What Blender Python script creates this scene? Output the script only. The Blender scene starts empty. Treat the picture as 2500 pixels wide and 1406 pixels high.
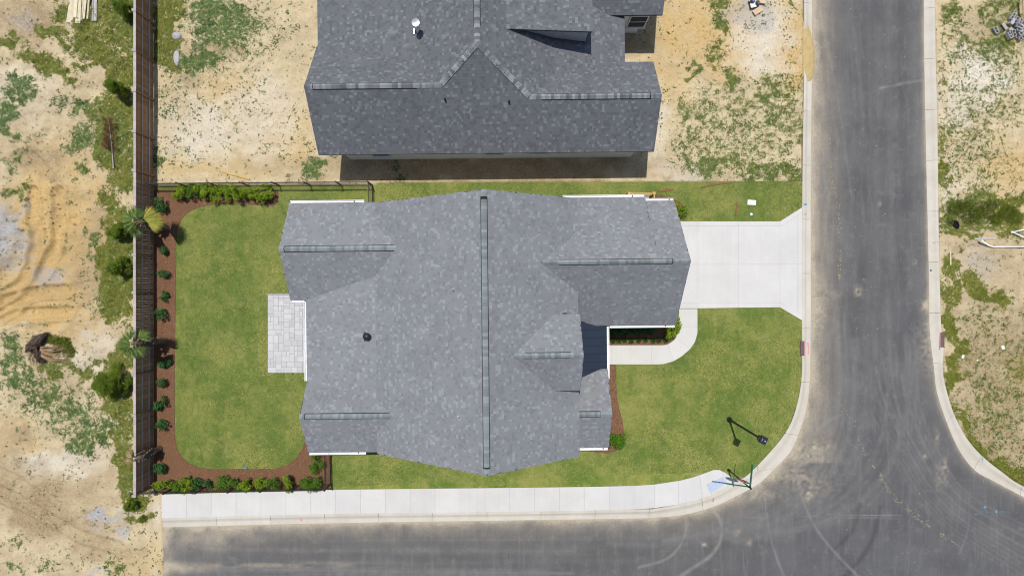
import bpy, bmesh, math, random
import numpy as np
from mathutils import Matrix, Vector
random.seed(7); RNG = np.random.default_rng(11)

# ------------------------------------------------------------ camera, sky, sun, exposure
H = 36.8            # drone height (m)
F = 1600.0          # focal length in photo pixels
S = F / H           # ground pixels per metre
CX, CY = 1250.0, 703.0
SC = bpy.context.scene
COL = SC.collection
cam_d = bpy.data.cameras.new('camera'); cam = bpy.data.objects.new('camera', cam_d); COL.objects.link(cam)
cam_d.sensor_fit = 'HORIZONTAL'; cam_d.sensor_width = 36.0; cam_d.lens = 36.0 * F / 2500.0
cam_d.clip_start = 0.5; cam_d.clip_end = 2000
cam.location = (0, 0, H); cam.rotation_euler = (0, 0, 0)
SC.camera = cam
SUN = Vector((-0.0815, 0.258, 1.0)).normalized()      # towards the sun
world = bpy.data.worlds.new('World'); SC.world = world; world.use_nodes = True
wn = world.node_tree.nodes; wl = world.node_tree.links; wn.clear()
wo = wn.new('ShaderNodeOutputWorld'); wb = wn.new('ShaderNodeBackground'); ws = wn.new('ShaderNodeTexSky')
ws.sky_type = 'NISHITA'; ws.sun_disc = False
ws.sun_elevation = math.asin(SUN.z); ws.sun_rotation = math.atan2(SUN.x, SUN.y)
ws.air_density = 1.0; ws.dust_density = 1.0; ws.ozone_density = 1.0
wb.inputs['Strength'].default_value = 0.10
wl.new(ws.outputs[0], wb.inputs[0]); wl.new(wb.outputs[0], wo.inputs[0])
sun_d = bpy.data.lights.new('sun', 'SUN'); sun_d.energy = 4.05; sun_d.angle = math.radians(0.53); sun_d.color = (1.0, 0.955, 0.885)
sun = bpy.data.objects.new('sun', sun_d); COL.objects.link(sun)
sun.rotation_euler = SUN.to_track_quat('Z', 'Y').to_euler(); sun.location = (-10, 25, 60)
SC.view_settings.view_transform = 'Standard'; SC.view_settings.look = 'None'
SC.cycles.pixel_filter_type = 'BLACKMAN_HARRIS'; SC.cycles.filter_width = 1.05
SC.view_settings.exposure = 0.0; SC.view_settings.gamma = 1.0; SC.view_settings.use_curve_mapping = False

# ------------------------------------------------------------ helpers
def P(px, py, z=0.0):
    k = (H - z) / F
    return ((px - CX) * k, -(py - CY) * k, z)
def P2(px, py, z=0.0):
    a = P(px, py, z); return (a[0], a[1])
def G(px, py):                      # ground plan point
    return ((px - CX) / S, -(py - CY) / S)
def tag(o, label=None, cat=None, group=None, kind=None):
    if label: o['label'] = label
    if cat: o['category'] = cat
    if group: o['group'] = group
    if kind: o['kind'] = kind
    return o
def link(o, parent=None):
    COL.objects.link(o)
    if parent is not None: o.parent = parent
    return o
def empty(name, loc=(0, 0, 0), rz=0.0):
    o = bpy.data.objects.new(name, None); o.empty_display_size = 0.2
    o.location = loc; o.rotation_euler = (0, 0, rz); COL.objects.link(o); return o
def ob(name, me, parent=None, loc=(0, 0, 0), rot=(0, 0, 0), mw=None):
    o = bpy.data.objects.new(name, me); link(o, parent)
    if mw is not None: o.matrix_local = mw
    else: o.location = loc; o.rotation_euler = rot
    return o
def mesh_np(name, V, Q=None, T=None, material=None, attrs=None, smooth=False):
    """V (n,3); Q (m,4) quads; T (k,3) tris; attrs {name: per-face floats (quads then tris)}"""
    me = bpy.data.meshes.new(name)
    V = np.asarray(V, dtype=np.float32)
    loops = []; starts = []; n = 0
    if Q is not None and len(Q):
        Q = np.asarray(Q, dtype=np.int32); loops.append(Q.ravel()); starts.append(np.arange(len(Q), dtype=np.int32) * 4); n = Q.size
    if T is not None and len(T):
        T = np.asarray(T, dtype=np.int32); loops.append(T.ravel()); starts.append(np.arange(len(T), dtype=np.int32) * 3 + n)
    loops = np.concatenate(loops); starts = np.concatenate(starts)
    me.vertices.add(len(V)); me.vertices.foreach_set('co', V.ravel())
    me.loops.add(len(loops)); me.loops.foreach_set('vertex_index', loops)
    me.polygons.add(len(starts)); me.polygons.foreach_set('loop_start', starts)
    me.polygons.foreach_set('use_smooth', np.full(len(starts), bool(smooth)))
    for k, v in (attrs or {}).items():
        v = np.asarray(v, dtype=np.float32)
        a = me.attributes.new(k, 'FLOAT', 'FACE' if len(v) == len(starts) else 'POINT'); a.data.foreach_set('value', v)
    me.update(calc_edges=True); me.validate()
    if material: me.materials.append(material)
    return me

class MB:
    """small mesh builder"""
    def __init__(s): s.v = []; s.f = []
    def add(s, vs, fs):
        b = len(s.v); s.v += [tuple(p) for p in vs]; s.f += [tuple(i + b for i in f) for f in fs]; return s
    def box(s, x0, x1, y0, y1, z0, z1, M=None):
        vs = [Vector(p) for p in ((x0,y0,z0),(x1,y0,z0),(x1,y1,z0),(x0,y1,z0),(x0,y0,z1),(x1,y0,z1),(x1,y1,z1),(x0,y1,z1))]
        if M is not None: vs = [M @ p for p in vs]
        return s.add(vs, [(3,2,1,0),(4,5,6,7),(0,1,5,4),(1,2,6,5),(2,3,7,6),(3,0,4,7)])
    def bevbox(s, x0, x1, y0, y1, z0, z1, b=0.01, M=None):
        lo = [(x0,y0),(x1,y0),(x1,y1),(x0,y1)]; hi = [(x0+b,y0+b),(x1-b,y0+b),(x1-b,y1-b),(x0+b,y1-b)]
        vs = [Vector((p[0],p[1],z0)) for p in lo] + [Vector((p[0],p[1],z1-b)) for p in lo] + [Vector((p[0],p[1],z1)) for p in hi]
        if M is not None: vs = [M @ p for p in vs]
        fs = [(3,2,1,0),(8,9,10,11)]
        for i in range(4):
            j = (i+1) % 4; fs += [(i,j,j+4,i+4),(i+4,j+4,j+8,i+8)]
        return s.add(vs, fs)
    def prism(s, poly, z0, z1, M=None):
        n = len(poly)
        a = sum(poly[i][0]*poly[(i+1)%n][1]-poly[(i+1)%n][0]*poly[i][1] for i in range(n))
        if a < 0: poly = poly[::-1]
        vs = [Vector((p[0],p[1],z0)) for p in poly] + [Vector((p[0],p[1],z1)) for p in poly]
        if M is not None: vs = [M @ p for p in vs]
        fs = [tuple(range(n))[::-1], tuple(range(n, 2*n))] + [(i,(i+1)%n,(i+1)%n+n,i+n) for i in range(n)]
        return s.add(vs, fs)
    def cyl(s, p0, p1, r0, r1=None, n=10, caps=True):
        r1 = r0 if r1 is None else r1
        p0 = Vector(p0); p1 = Vector(p1); d = (p1-p0)
        q = d.normalized().to_track_quat('Z', 'Y').to_matrix()
        vs = []
        for p, r in ((p0, r0), (p1, r1)):
            for i in range(n):
                a = 2*math.pi*i/n; vs.append(p + q @ Vector((r*math.cos(a), r*math.sin(a), 0)))
        fs = [(i,(i+1)%n,(i+1)%n+n,i+n) for i in range(n)]
        if caps: fs += [tuple(range(n))[::-1], tuple(range(n,2*n))]
        return s.add(vs, fs)
    def tube(s, pts, r, n=6):
        rs = r if isinstance(r, (list, tuple)) else [r]*len(pts)
        pts = [Vector(p) for p in pts]; vs = []; m = len(pts)
        for i, p in enumerate(pts):
            d = (pts[min(i+1, m-1)] - pts[max(i-1, 0)]).normalized()
            q = d.to_track_quat('Z', 'Y').to_matrix()
            for k in range(n):
                a = 2*math.pi*k/n; vs.append(p + q @ Vector((rs[i]*math.cos(a), rs[i]*math.sin(a), 0)))
        fs = [(i*n+k, i*n+(k+1)%n, (i+1)*n+(k+1)%n, (i+1)*n+k) for i in range(m-1) for k in range(n)]
        fs += [tuple(range(n))[::-1], tuple(range((m-1)*n, m*n))]
        return s.add(vs, fs)
    def lathe(s, prof, n=16, c=(0,0)):
        vs = [(c[0]+r*math.cos(2*math.pi*k/n), c[1]+r*math.sin(2*math.pi*k/n), z) for r, z in prof for k in range(n)]
        m = len(prof)
        fs = [(i*n+k, i*n+(k+1)%n, (i+1)*n+(k+1)%n, (i+1)*n+k) for i in range(m-1) for k in range(n)]
        fs += [tuple(range(n))[::-1], tuple(range((m-1)*n, m*n))]
        return s.add(vs, fs)
    def mesh(s, name, material=None, smooth=False):
        me = bpy.data.meshes.new(name); me.from_pydata([tuple(p) for p in s.v], [], s.f); me.update()
        if material: me.materials.append(material)
        if smooth: me.polygons.foreach_set('use_smooth', [True]*len(me.polygons))
        return me
    def obj(s, name, material=None, parent=None, loc=(0,0,0), rot=(0,0,0), smooth=False, mw=None):
        return ob(name, s.mesh(name, material, smooth), parent, loc, rot, mw)

def hash2(ix, iy, seed):
    h = (ix.astype(np.int64)*374761393 + iy.astype(np.int64)*668265263 + seed*974711) & 0x7fffffff
    h = ((h ^ (h >> 13)) * 1274126177) & 0x7fffffff
    return ((h ^ (h >> 16)) & 0xffff) / 65535.0
def vnoise(x, y, seed=0):
    x = np.asarray(x, float); y = np.asarray(y, float)
    ix = np.floor(x); iy = np.floor(y); fx = x-ix; fy = y-iy
    fx = fx*fx*(3-2*fx); fy = fy*fy*(3-2*fy); ix = ix.astype(int); iy = iy.astype(int)
    a = hash2(ix,iy,seed); b = hash2(ix+1,iy,seed); c = hash2(ix,iy+1,seed); d = hash2(ix+1,iy+1,seed)
    return (a*(1-fx)+b*fx)*(1-fy) + (c*(1-fx)+d*fx)*fy
def fbm(x, y, o=4, seed=0):
    t = 0; a = 1; w = 0
    for i in range(o):
        t = t + a*vnoise(np.asarray(x)*2**i+i*17.3, np.asarray(y)*2**i+i*9.1, seed+i); w += a; a *= .5
    return t/w
def uni(n):                          # rank-normalise to 0..1
    s = n.ravel(); r = np.empty(len(s)); r[np.argsort(s)] = np.linspace(0, 1, len(s)); return r.reshape(n.shape)
def pip(x, y, poly):
    x = np.asarray(x); y = np.asarray(y); ins = np.zeros(x.shape, bool); n = len(poly)
    for i in range(n):
        x0, y0 = poly[i]; x1, y1 = poly[(i+1) % n]
        if y0 == y1: continue
        c = ((y0 > y) != (y1 > y)) & (x < (x1-x0)*(y-y0)/(y1-y0)+x0); ins ^= c
    return ins
def dist_poly(x, y, pts):
    d = np.full(np.shape(x), 1e9); t = np.zeros(np.shape(x)); L = 0
    for (x0, y0), (x1, y1) in zip(pts[:-1], pts[1:]):
        dx, dy = x1-x0, y1-y0; l2 = dx*dx+dy*dy
        k = np.clip(((x-x0)*dx+(y-y0)*dy)/l2, 0, 1); e = np.hypot(x-x0-k*dx, y-y0-k*dy)
        m = e < d; d = np.where(m, e, d); t = np.where(m, L+k*math.sqrt(l2), t); L += math.sqrt(l2)
    return d, t
def sstep(a, b, x):
    t = np.clip((x-a)/(b-a), 0, 1); return t*t*(3-2*t)
def catmull(pts, n=6):
    out = []; p = [pts[0]] + list(pts) + [pts[-1]]
    for i in range(1, len(p)-2):
        for k in range(n):
            t = k/n; a, b, c, d = p[i-1], p[i], p[i+1], p[i+2]
            out.append(tuple(.5*((2*b[j])+(-a[j]+c[j])*t+(2*a[j]-5*b[j]+4*c[j]-d[j])*t*t+(-a[j]+3*b[j]-3*c[j]+d[j])*t**3) for j in range(len(b))))
    out.append(tuple(pts[-1])); return out
def clip_cell(poly, x0, x1, y0, y1):
    def cut(ps, f, g):
        out = []
        for i in range(len(ps)):
            a, b = ps[i], ps[(i+1) % len(ps)]; fa, fb = f(a), f(b)
            if fa >= 0: out.append(a)
            if fa*fb < 0:
                t = fa/(fa-fb); out.append((a[0]+(b[0]-a[0])*t, a[1]+(b[1]-a[1])*t))
        return out
    for f in (lambda p: p[0]-x0, lambda p: x1-p[0], lambda p: p[1]-y0, lambda p: y1-p[1]):
        poly = cut(poly, f, None)
        if len(poly) < 3: return []
    return poly

# ------------------------------------------------------------ materials
class NT:
    def __init__(s, name):
        s.m = bpy.data.materials.new(name); s.m.use_nodes = True; s.t = s.m.node_tree; s.t.nodes.clear()
        s.out = s.n('ShaderNodeOutputMaterial'); s.b = s.n('ShaderNodeBsdfPrincipled'); s.l(s.b.outputs[0], s.out.inputs[0])
        s.tc = s.n('ShaderNodeTexCoord')
    def n(s, t, **k):
        x = s.t.nodes.new(t)
        for a, b in k.items(): setattr(x, a, b)
        return x
    def l(s, a, b): s.t.links.new(a, b)
    def noise(s, scale, detail=4, rough=.6, coord='Object', vec=None, dist=0.0):
        x = s.n('ShaderNodeTexNoise'); x.inputs['Scale'].default_value = scale; x.inputs['Detail'].default_value = detail
        x.inputs['Roughness'].default_value = rough; x.inputs['Distortion'].default_value = dist
        s.l(vec if vec is not None else s.tc.outputs[coord], x.inputs['Vector']); return x.outputs[0]
    def val(s, v):
        x = s.n('ShaderNodeValue'); x.outputs[0].default_value = v; return x.outputs[0]
    def _in(s, sock, v):
        if isinstance(v, (int, float)): sock.default_value = v
        elif isinstance(v, (tuple, list)): sock.default_value = tuple(v) + ((1,) if len(v) == 3 else ())
        else: s.l(v, sock)
    def math(s, op, a, b=0.0, clamp=False):
        x = s.n('ShaderNodeMath', operation=op, use_clamp=clamp); s._in(x.inputs[0], a); s._in(x.inputs[1], b); return x.outputs[0]
    def step(s, x, lo, hi):
        r = s.n('ShaderNodeMapRange', interpolation_type='SMOOTHSTEP'); s._in(r.inputs[0], x)
        r.inputs[1].default_value = lo; r.inputs[2].default_value = hi; return r.outputs[0]
    def mix(s, f, a, b, mode='MIX'):
        x = s.n('ShaderNodeMix', data_type='RGBA', blend_type=mode); s._in(x.inputs[0], f); s._in(x.inputs[6], a); s._in(x.inputs[7], b); return x.outputs[2]
    def attr(s, name):
        x = s.n('ShaderNodeAttribute', attribute_name=name); return x.outputs['Fac']
    def rnd(s):
        return s.n('ShaderNodeObjectInfo').outputs['Random']
    def bright(s, col, f):           # multiply colour by float socket
        x = s.n('ShaderNodeVectorMath', operation='SCALE'); s._in(x.inputs[0], col) if not isinstance(col, tuple) else setattr(x.inputs[0], 'default_value', col[:3])
        s._in(x.inputs[3], f); return x.outputs[0]
    def bump(s, h, strength=.3, dist=.02):
        x = s.n('ShaderNodeBump'); x.inputs['Strength'].default_value = strength; x.inputs['Distance'].default_value = dist
        s.l(h, x.inputs['Height']); s.l(x.outputs[0], s.b.inputs['Normal'])
    def fin(s, col, rough=.85, spec=.25, metal=0.0):
        s._in(s.b.inputs['Base Color'], col); s._in(s.b.inputs['Roughness'], rough)
        s.b.inputs['Specular IOR Level'].default_value = spec; s.b.inputs['Metallic'].default_value = metal; return s.m

def simple(name, c1, c2=None, scale=8, rough=.7, bump=.15, rnd=0.0, metal=0.0, spec=.3, detail=5, bdist=.01):
    t = NT(name); c2 = c2 or tuple(x*.8 for x in c1)
    n = t.noise(scale, detail); col = t.mix(t.step(n, .3, .7), c1, c2)
    if rnd:
        col = t.bright(col, t.math('ADD', t.math('MULTIPLY', t.rnd(), 2*rnd), 1-rnd))
    if bump: t.bump(t.noise(scale*5, 3), bump, bdist)
    return t.fin(col, rough, spec, metal)

def leafmat(name, dark, light, trans=.35, scale=6):
    t = NT(name)
    f = t.math('ADD', t.math('MULTIPLY', t.attr('tint'), .8), t.math('MULTIPLY', t.noise(scale, 2), .25), True)
    col = t.mix(f, dark, light)
    d = t.n('ShaderNodeBsdfTranslucent'); t._in(d.inputs[0], col)
    t.fin(col, .55, .3)
    mx = t.n('ShaderNodeMixShader'); mx.inputs[0].default_value = trans
    t.l(t.b.outputs[0], mx.inputs[1]); t.l(d.outputs[0], mx.inputs[2]); t.l(mx.outputs[0], t.out.inputs[0])
    return t.m

M = {}
M['white'] = simple('white_paint', (.80,.80,.80), (.72,.72,.71), 3, .4, .03)
M['trim'] = simple('gutter_white', (.82,.82,.83), (.74,.74,.75), 2, .35, .02)
M['black_metal'] = simple('black_metal', (.012,.012,.013), (.02,.02,.02), 6, .45, .05, spec=.4)
M['siding'] = simple('siding', (.58,.56,.53), (.52,.50,.48), 2, .7, .05)
M['siding_grey'] = simple('siding_grey', (.74,.73,.71), (.68,.67,.66), 2, .7, .05)
M['glass'] = simple('window_glass', (.03,.04,.05), (.04,.05,.06), 1, .08, 0, spec=.6)
M['frame'] = simple('window_frame', (.7,.7,.7), (.62,.62,.62), 4, .5, .03)
M['cap1'] = simple('ridge_cap_teal', (.19,.222,.232), (.235,.262,.272), 7, .9, .3, rnd=.24)
M['cap2'] = simple('ridge_cap_slate', (.17,.18,.195), (.22,.23,.245), 5, .9, .3, rnd=.45)
M['vent_dark'] = simple('ridge_vent', (.02,.022,.025), None, 5, .8, .1)
M['metal_roof'] = simple('navy_metal', (.011,.020,.038), (.014,.025,.046), 1.5, .5, .03, spec=.4, metal=.0)
M['galv'] = simple('galvanised', (.75,.74,.72), (.65,.65,.64), 5, .22, .03, metal=1.0)
M['wood_fence'] = simple('fence_board', (.36,.215,.125), (.25,.15,.09), 2.2, .85, .3, rnd=.22)
M['wood_grey'] = simple('weathered_rail', (.43,.39,.39), (.32,.29,.29), 3, .85, .2, rnd=.08)
M['wood_post'] = simple('fence_post', (.22,.13,.08), (.3,.2,.14), 3, .85, .2, rnd=.1)
M['timber'] = simple('treated_timber', (.55,.40,.16), (.44,.30,.10), 5, .8, .2, rnd=.08)
M['lumber'] = simple('pale_lumber', (.66,.60,.43), (.52,.46,.33), 5, .85, .25, rnd=.16)
M['lumber_grey'] = simple('grey_lumber', (.48,.46,.45), (.30,.28,.27), 8, .9, .3, rnd=.15)
M['cmu'] = simple('block_grey', (.43,.42,.42), (.34,.33,.34), 12, .95, .3, rnd=.12)
M['pvc'] = simple('pvc_white', (.82,.82,.82), (.75,.75,.74), 3, .35, .02)
M['stem'] = simple('stem_brown', (.12,.08,.05), (.08,.055,.035), 10, .9, .3)
M['soil'] = simple('dark_soil', (.055,.04,.032), (.13,.095,.075), 9, .95, .8, bdist=.05)
M['trunk'] = simple('palm_trunk', (.16,.12,.085), (.09,.065,.045), 9, .9, .6, bdist=.02)
M['boot'] = simple('palm_boot', (.19,.15,.12), (.11,.085,.07), 12, .9, .4, rnd=.3)
M['red'] = simple('sign_red', (.30,.035,.03), (.26,.03,.025), 5, .45, .02)
M['green_sign'] = simple('sign_green', (.01,.19,.12), (.015,.22,.15), 4, .4, .02)
M['alu'] = simple('sign_back', (.5,.52,.53), None, 4, .35, .02, metal=.8)
M['tactile'] = simple('tactile_blue', (.36,.44,.56), (.44,.5,.6), 9, .7, .1)
M['paint_red'] = simple('paint_red', (.26,.07,.04), (.17,.13,.05), 30, .9, .1)
M['paint_pink'] = simple('paint_pink', (.62,.27,.27), (.52,.33,.30), 12, .9, .1)
M['paint_blue'] = simple('paint_blue', (.07,.27,.45), (.1,.28,.42), 12, .8, .1)
M['paint_teal'] = simple('paint_teal', (.12,.42,.34), (.2,.45,.38), 12, .8, .1)
M['paint_orange'] = simple('paint_orange', (.60,.22,.06), (.5,.25,.1), 12, .8, .1)
M['maroon'] = simple('inlet_steel', (.15,.10,.105), (.11,.075,.08), 8, .7, .1)
M['navy'] = simple('navy_plastic', (.015,.03,.07), (.02,.04,.08), 4, .3, .02)
M['hole_shade'] = simple('painted_hole_shade', (.006,.006,.006), None, 4, .95, 0)  # flat black painted in place of the shade inside holes
M['tan_board'] = simple('tan_board', (.55,.38,.24), (.62,.46,.32), 4, .85, .1)
M['pebble'] = simple('pebble', (.60,.47,.25), (.5,.42,.3), 4, .9, .2, rnd=.2)

# leaves
M['leaf_dark'] = leafmat('leaf_dark', (.014,.06,.014), (.065,.21,.045))
M['leaf_lime'] = leafmat('leaf_lime', (.06,.15,.006), (.32,.42,.015))
M['leaf_mid'] = leafmat('leaf_mid', (.03,.09,.008), (.16,.30,.02))
M['leaf_vivid'] = leafmat('leaf_vivid', (.03,.11,.004), (.15,.32,.008))
M['leaf_lirio'] = leafmat('leaf_liriope', (.03,.09,.012), (.10,.22,.04))
M['pine'] = leafmat('pine_needle', (.05,.115,.008), (.25,.34,.03), .45)
M['dead'] = leafmat('dead_needle', (.11,.05,.03), (.27,.125,.075), .3)
M['palm'] = leafmat('palm_green', (.05,.11,.025), (.27,.37,.10))
M['palm_yel'] = leafmat('palm_yellow', (.30,.36,.07), (.62,.50,.13))
M['straw'] = leafmat('straw', (.28,.19,.10), (.5,.38,.22), .2)

# shingles
def shingle_mat(name, c_dark, c_mid, c_light):
    t = NT(name)
    a = t.attr('tone')
    col = t.mix(t.step(a, .0, .45), c_dark, c_mid); col = t.mix(t.step(a, .55, 1.0), col, c_light)
    big = t.noise(.7, 5, .65); fine = t.noise(45, 3, .75)
    mp = t.n('ShaderNodeMapping'); mp.inputs['Scale'].default_value = (.9, .9, .22); t.l(t.tc.outputs['Object'], mp.inputs['Vector'])
    col = t.bright(col, t.math('ADD', t.math('MULTIPLY', t.noise(3.0, 4, .6, vec=mp.outputs[0]), .22), .89))
    col = t.bright(col, t.math('ADD', t.math('MULTIPLY', big, .36), .82))
    col = t.bright(col, t.math('ADD', t.math('MULTIPLY', fine, .5), .75))
    warm = t.step(t.noise(1.7, 4, .65), .52, .68)
    col = t.mix(t.math('MULTIPLY', warm, .35), col, t.mix(1.0, col, (1.12,1.05,.92), 'MULTIPLY'))
    t.b.inputs['Diffuse Roughness'].default_value = 0.0
    return t.fin(col, .95, .12)
M['shingle1'] = shingle_mat('shingle_pewter', (.183,.190,.203), (.212,.221,.237), (.258,.279,.297))
M['shingle2'] = shingle_mat('shingle_slate', (.106,.112,.124), (.132,.139,.153), (.178,.195,.211))
M['deck1'] = simple('roof_deck', (.09,.09,.095), None, 4, .95, .2)

# concrete
def concrete(name, c1, c2, stain=.25, warm=(.62,.52,.36)):
    t = NT(name)
    pos = t.n('ShaderNodeNewGeometry').outputs['Position']
    n = t.noise(.7, 6, .65, vec=pos); n2 = t.noise(4, 6, .75, vec=pos); n3 = t.noise(60, 3, .7, vec=pos)
    col = t.mix(t.step(n, .3, .7), c1, c2)
    col = t.mix(t.math('MULTIPLY', t.step(n2, .50, .75), stain), col, warm)
    mp = t.n('ShaderNodeMapping'); mp.inputs['Scale'].default_value = (4.5, .25, 1); t.l(pos, mp.inputs['Vector'])
    col = t.bright(col, t.math('ADD', t.math('MULTIPLY', t.noise(1.0, 4, .6, vec=mp.outputs[0]), .10), .95))
    col = t.bright(col, t.math('ADD', t.math('MULTIPLY', t.rnd(), .07), .965))
    col = t.bright(col, t.math('ADD', t.math('MULTIPLY', n3, .18), .91))
    t.bump(n3, .15, .004)
    return t.fin(col, .88, .2)
M['concrete'] = concrete('concrete_slab', (.56,.552,.54), (.515,.507,.495), .16)
M['concrete_walk'] = concrete('concrete_walk', (.57,.56,.535), (.53,.52,.495), .16)
M['curb'] = concrete('curb_concrete', (.54,.51,.45), (.48,.44,.375), .40, (.50,.42,.29))
M['paver'] = concrete('paver', (.42,.43,.445), (.36,.37,.385), .05)
t = NT('paver_tone')
n = t.noise(3, 4); r = t.rnd()
col = t.mix(r, (.45,.453,.46), (.54,.54,.548)); s_ = t.n('ShaderNodeTexWave'); s_.inputs['Scale'].default_value = 9; s_.inputs['Distortion'].default_value = 2
t.l(t.tc.outputs['Object'], s_.inputs['Vector'])
col = t.bright(col, t.math('ADD', t.math('MULTIPLY', s_.outputs[1], .07), .93)); col = t.bright(col, t.math('ADD', t.math('MULTIPLY', n, .2), .9))
t.bump(t.noise(80, 3), .2, .004); M['paver'] = t.fin(col, .85, .2)
M['joint'] = simple('joint_sand', (.34,.33,.32), (.28,.27,.26), 20, .95, .2)
# ------------------------------------------------------------ plan outlines (photo pixels, ground level)
ROAD = [(397,1282),(800,1272),(1600,1258),(1672,1250),(1744,1230),(1801,1203),(1848,1175),(1884,1142),(1926,1097),(1948,1048),(1966,988),(1973,900),
        (1975,800),(1975,450),(1978,200),(1980,-600),(2263,-600),(2261,0),(2264,300),(2271,600),(2274,800),(2278,850),(2282,900),(2292,957),(2297,975),
        (2317,1030),(2346,1094),(2384,1143),(2434,1171),(2500,1205),(2700,1310),(3400,1600),(3400,2050),(397,2050)]
CURB_L_OUT = [(397,1263),(800,1253),(1250,1248),(1560,1242),(1600,1240),(1672,1226),(1733,1208),(1766,1191),(1798,1171),(1823,1160),(1881,1101),(1924,1044),(1946,983),(1956,921),(1957,860),(1957,800),(1957,640),(1958,450),(1960,300),(1962,100),(1963,-600)]
CURB_L_IN  = [(397,1287),(800,1277),(1250,1270),(1560,1265),(1600,1263),(1672,1256),(1744,1236),(1801,1209),(1852,1181),(1888,1148),(1931,1101),(1953,1051),(1971,990),(1978,921),(1979,860),(1980,800),(1980,640),(1980,450),(1981,300),(1983,100),(1985,-600)]
CURB_R_OUT = [(2281,-600),(2281,0),(2287,300),(2291,600),(2294,720),(2297,800),(2303,845),(2300,900),(2309,950),(2327,1008),(2356,1065),(2396,1112),(2450,1155),(2500,1188),(2700,1290),(3400,1585)]
CURB_R_IN  = [(2256,-600),(2256,0),(2260,300),(2267,600),(2269,720),(2270,800),(2274,845),(2281,900),(2288,957),(2313,1033),(2342,1098),(2381,1148),(2432,1177),(2500,1213),(2700,1316),(3400,1612)]
LAWN = [(376,456),(920,452),(925,447),(1300,446),(1640,444),(1958,443)] + [(1957,640),(1957,860),(1956,921),(1946,983),(1924,1044),(1881,1101),(1823,1160)] + \
       [(1800,1167),(1775,1178),(1735,1198),(1560,1222),(800,1232),(397,1240),(397,1204),(376,1200)]
SIDEWALK_T = [(396,1205.5),(800,1194),(1060,1191),(1200,1189.8),(1459,1186.5),(1573,1183.5),(1636,1177),(1690,1164),(1719,1154),(1740,1146),(1755,1145.5),(1769,1152),(1780,1160)]
SIDEWALK_B = [(396,1263),(800,1253),(1060,1250),(1200,1248.5),(1459,1244.5),(1573,1241),(1640,1233.5),(1700,1219),(1733,1208),(1766,1191),(1775,1186),(1787,1178),(1798,1171)]
BED_BACK = [(377,464),(680,464),(681,485),(676,497),(668,505),(655,503),(620,501),(560,499),(510,501),(480,508),(458,520),(444,536),(434,558),(431,590),(430,700),(428,850),(427,1000),
            (428,1062),(432,1088),(442,1111),(460,1129),(488,1141),(540,1144.5),(600,1143),(670,1143.5),(698,1136),(722,1118),(737,1096),(744,1078),(760,1060),(809,1060),(809,1192),(377,1200)]
BED_FRONT = [(1470,780),(1655,780),(1656,812),(1652,815),(1649,824),(1641,833),(1629,839),(1616,842),(1484,842.4),(1470,842)]
BED_SE = [(1470,889),(1503,889.5),(1504,930),(1506,965),(1511,995),(1519,1025),(1523,1050),(1522,1075),(1515,1093),(1503,1101),(1480,1106),(1455,1103),(1435,1100),(1405,1100),(1405,1060),(1470,1060)]
BED_NE = [(1545,478),(1612,476),(1640,484),(1664,496),(1668,515),(1664,534),(1640,538),(1545,538)]
DRIVE = [(1560,541),(1903,541),(1957,507),(1957,782),(1903,750),(1657,753),(1560,753)]
WALK_OUT = [(1702,754),(1702,799),(1702,813),(1696,834),(1684,851.5),(1663,870),(1644,881),(1621,888),(1606,889),(1590,889),(1540,889),(1493,889),(1470,889)]
WALK_IN =  [(1657,754),(1656,799),(1652,813),(1650,822),(1647,828),(1641,833),(1630,840),(1622,842),(1612,842.3),(1590,842.3),(1540,842.3),(1493,842.4),(1470,842.4)]
PATIO = (655,748+42,717,909)

# ------------------------------------------------------------ ground sheet with cover maps
step = 3.4
xs = np.arange(-230, 2730+1, step); ys = np.arange(-230, 1640+1, step)
far = np.array([20000, 9000, 4000, 2000, 1000, 480, 220, 90, 30.])
gx = np.concatenate([-230-far, xs, xs[-1]+far[::-1]]); gy = np.concatenate([-230-far, ys, ys[-1]+far[::-1]])
PX, PY = np.meshgrid(gx, gy)
inreg = (PX > -400) & (PX < 2900) & (PY > -400) & (PY < 1800)
wx = PX + (fbm(PX/34, PY/34, 5, 3)-.5)*80; wy = PY + (fbm(PX/34, PY/34, 5, 31)-.5)*80
def blobs(L, wx=wx, wy=wy):
    out = np.zeros(PX.shape)
    for b in L:
        cx, cy, rx, ry, st = b[:5]; a = math.radians(b[5]) if len(b) > 5 else 0
        dx, dy = wx-cx, wy-cy; c, s = math.cos(a), math.sin(a)
        d = np.hypot((dx*c+dy*s)/rx, (-dx*s+dy*c)/ry)
        out = np.maximum(out, st*np.clip((1.45-d)/.8, 0, 1))
    return out
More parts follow.
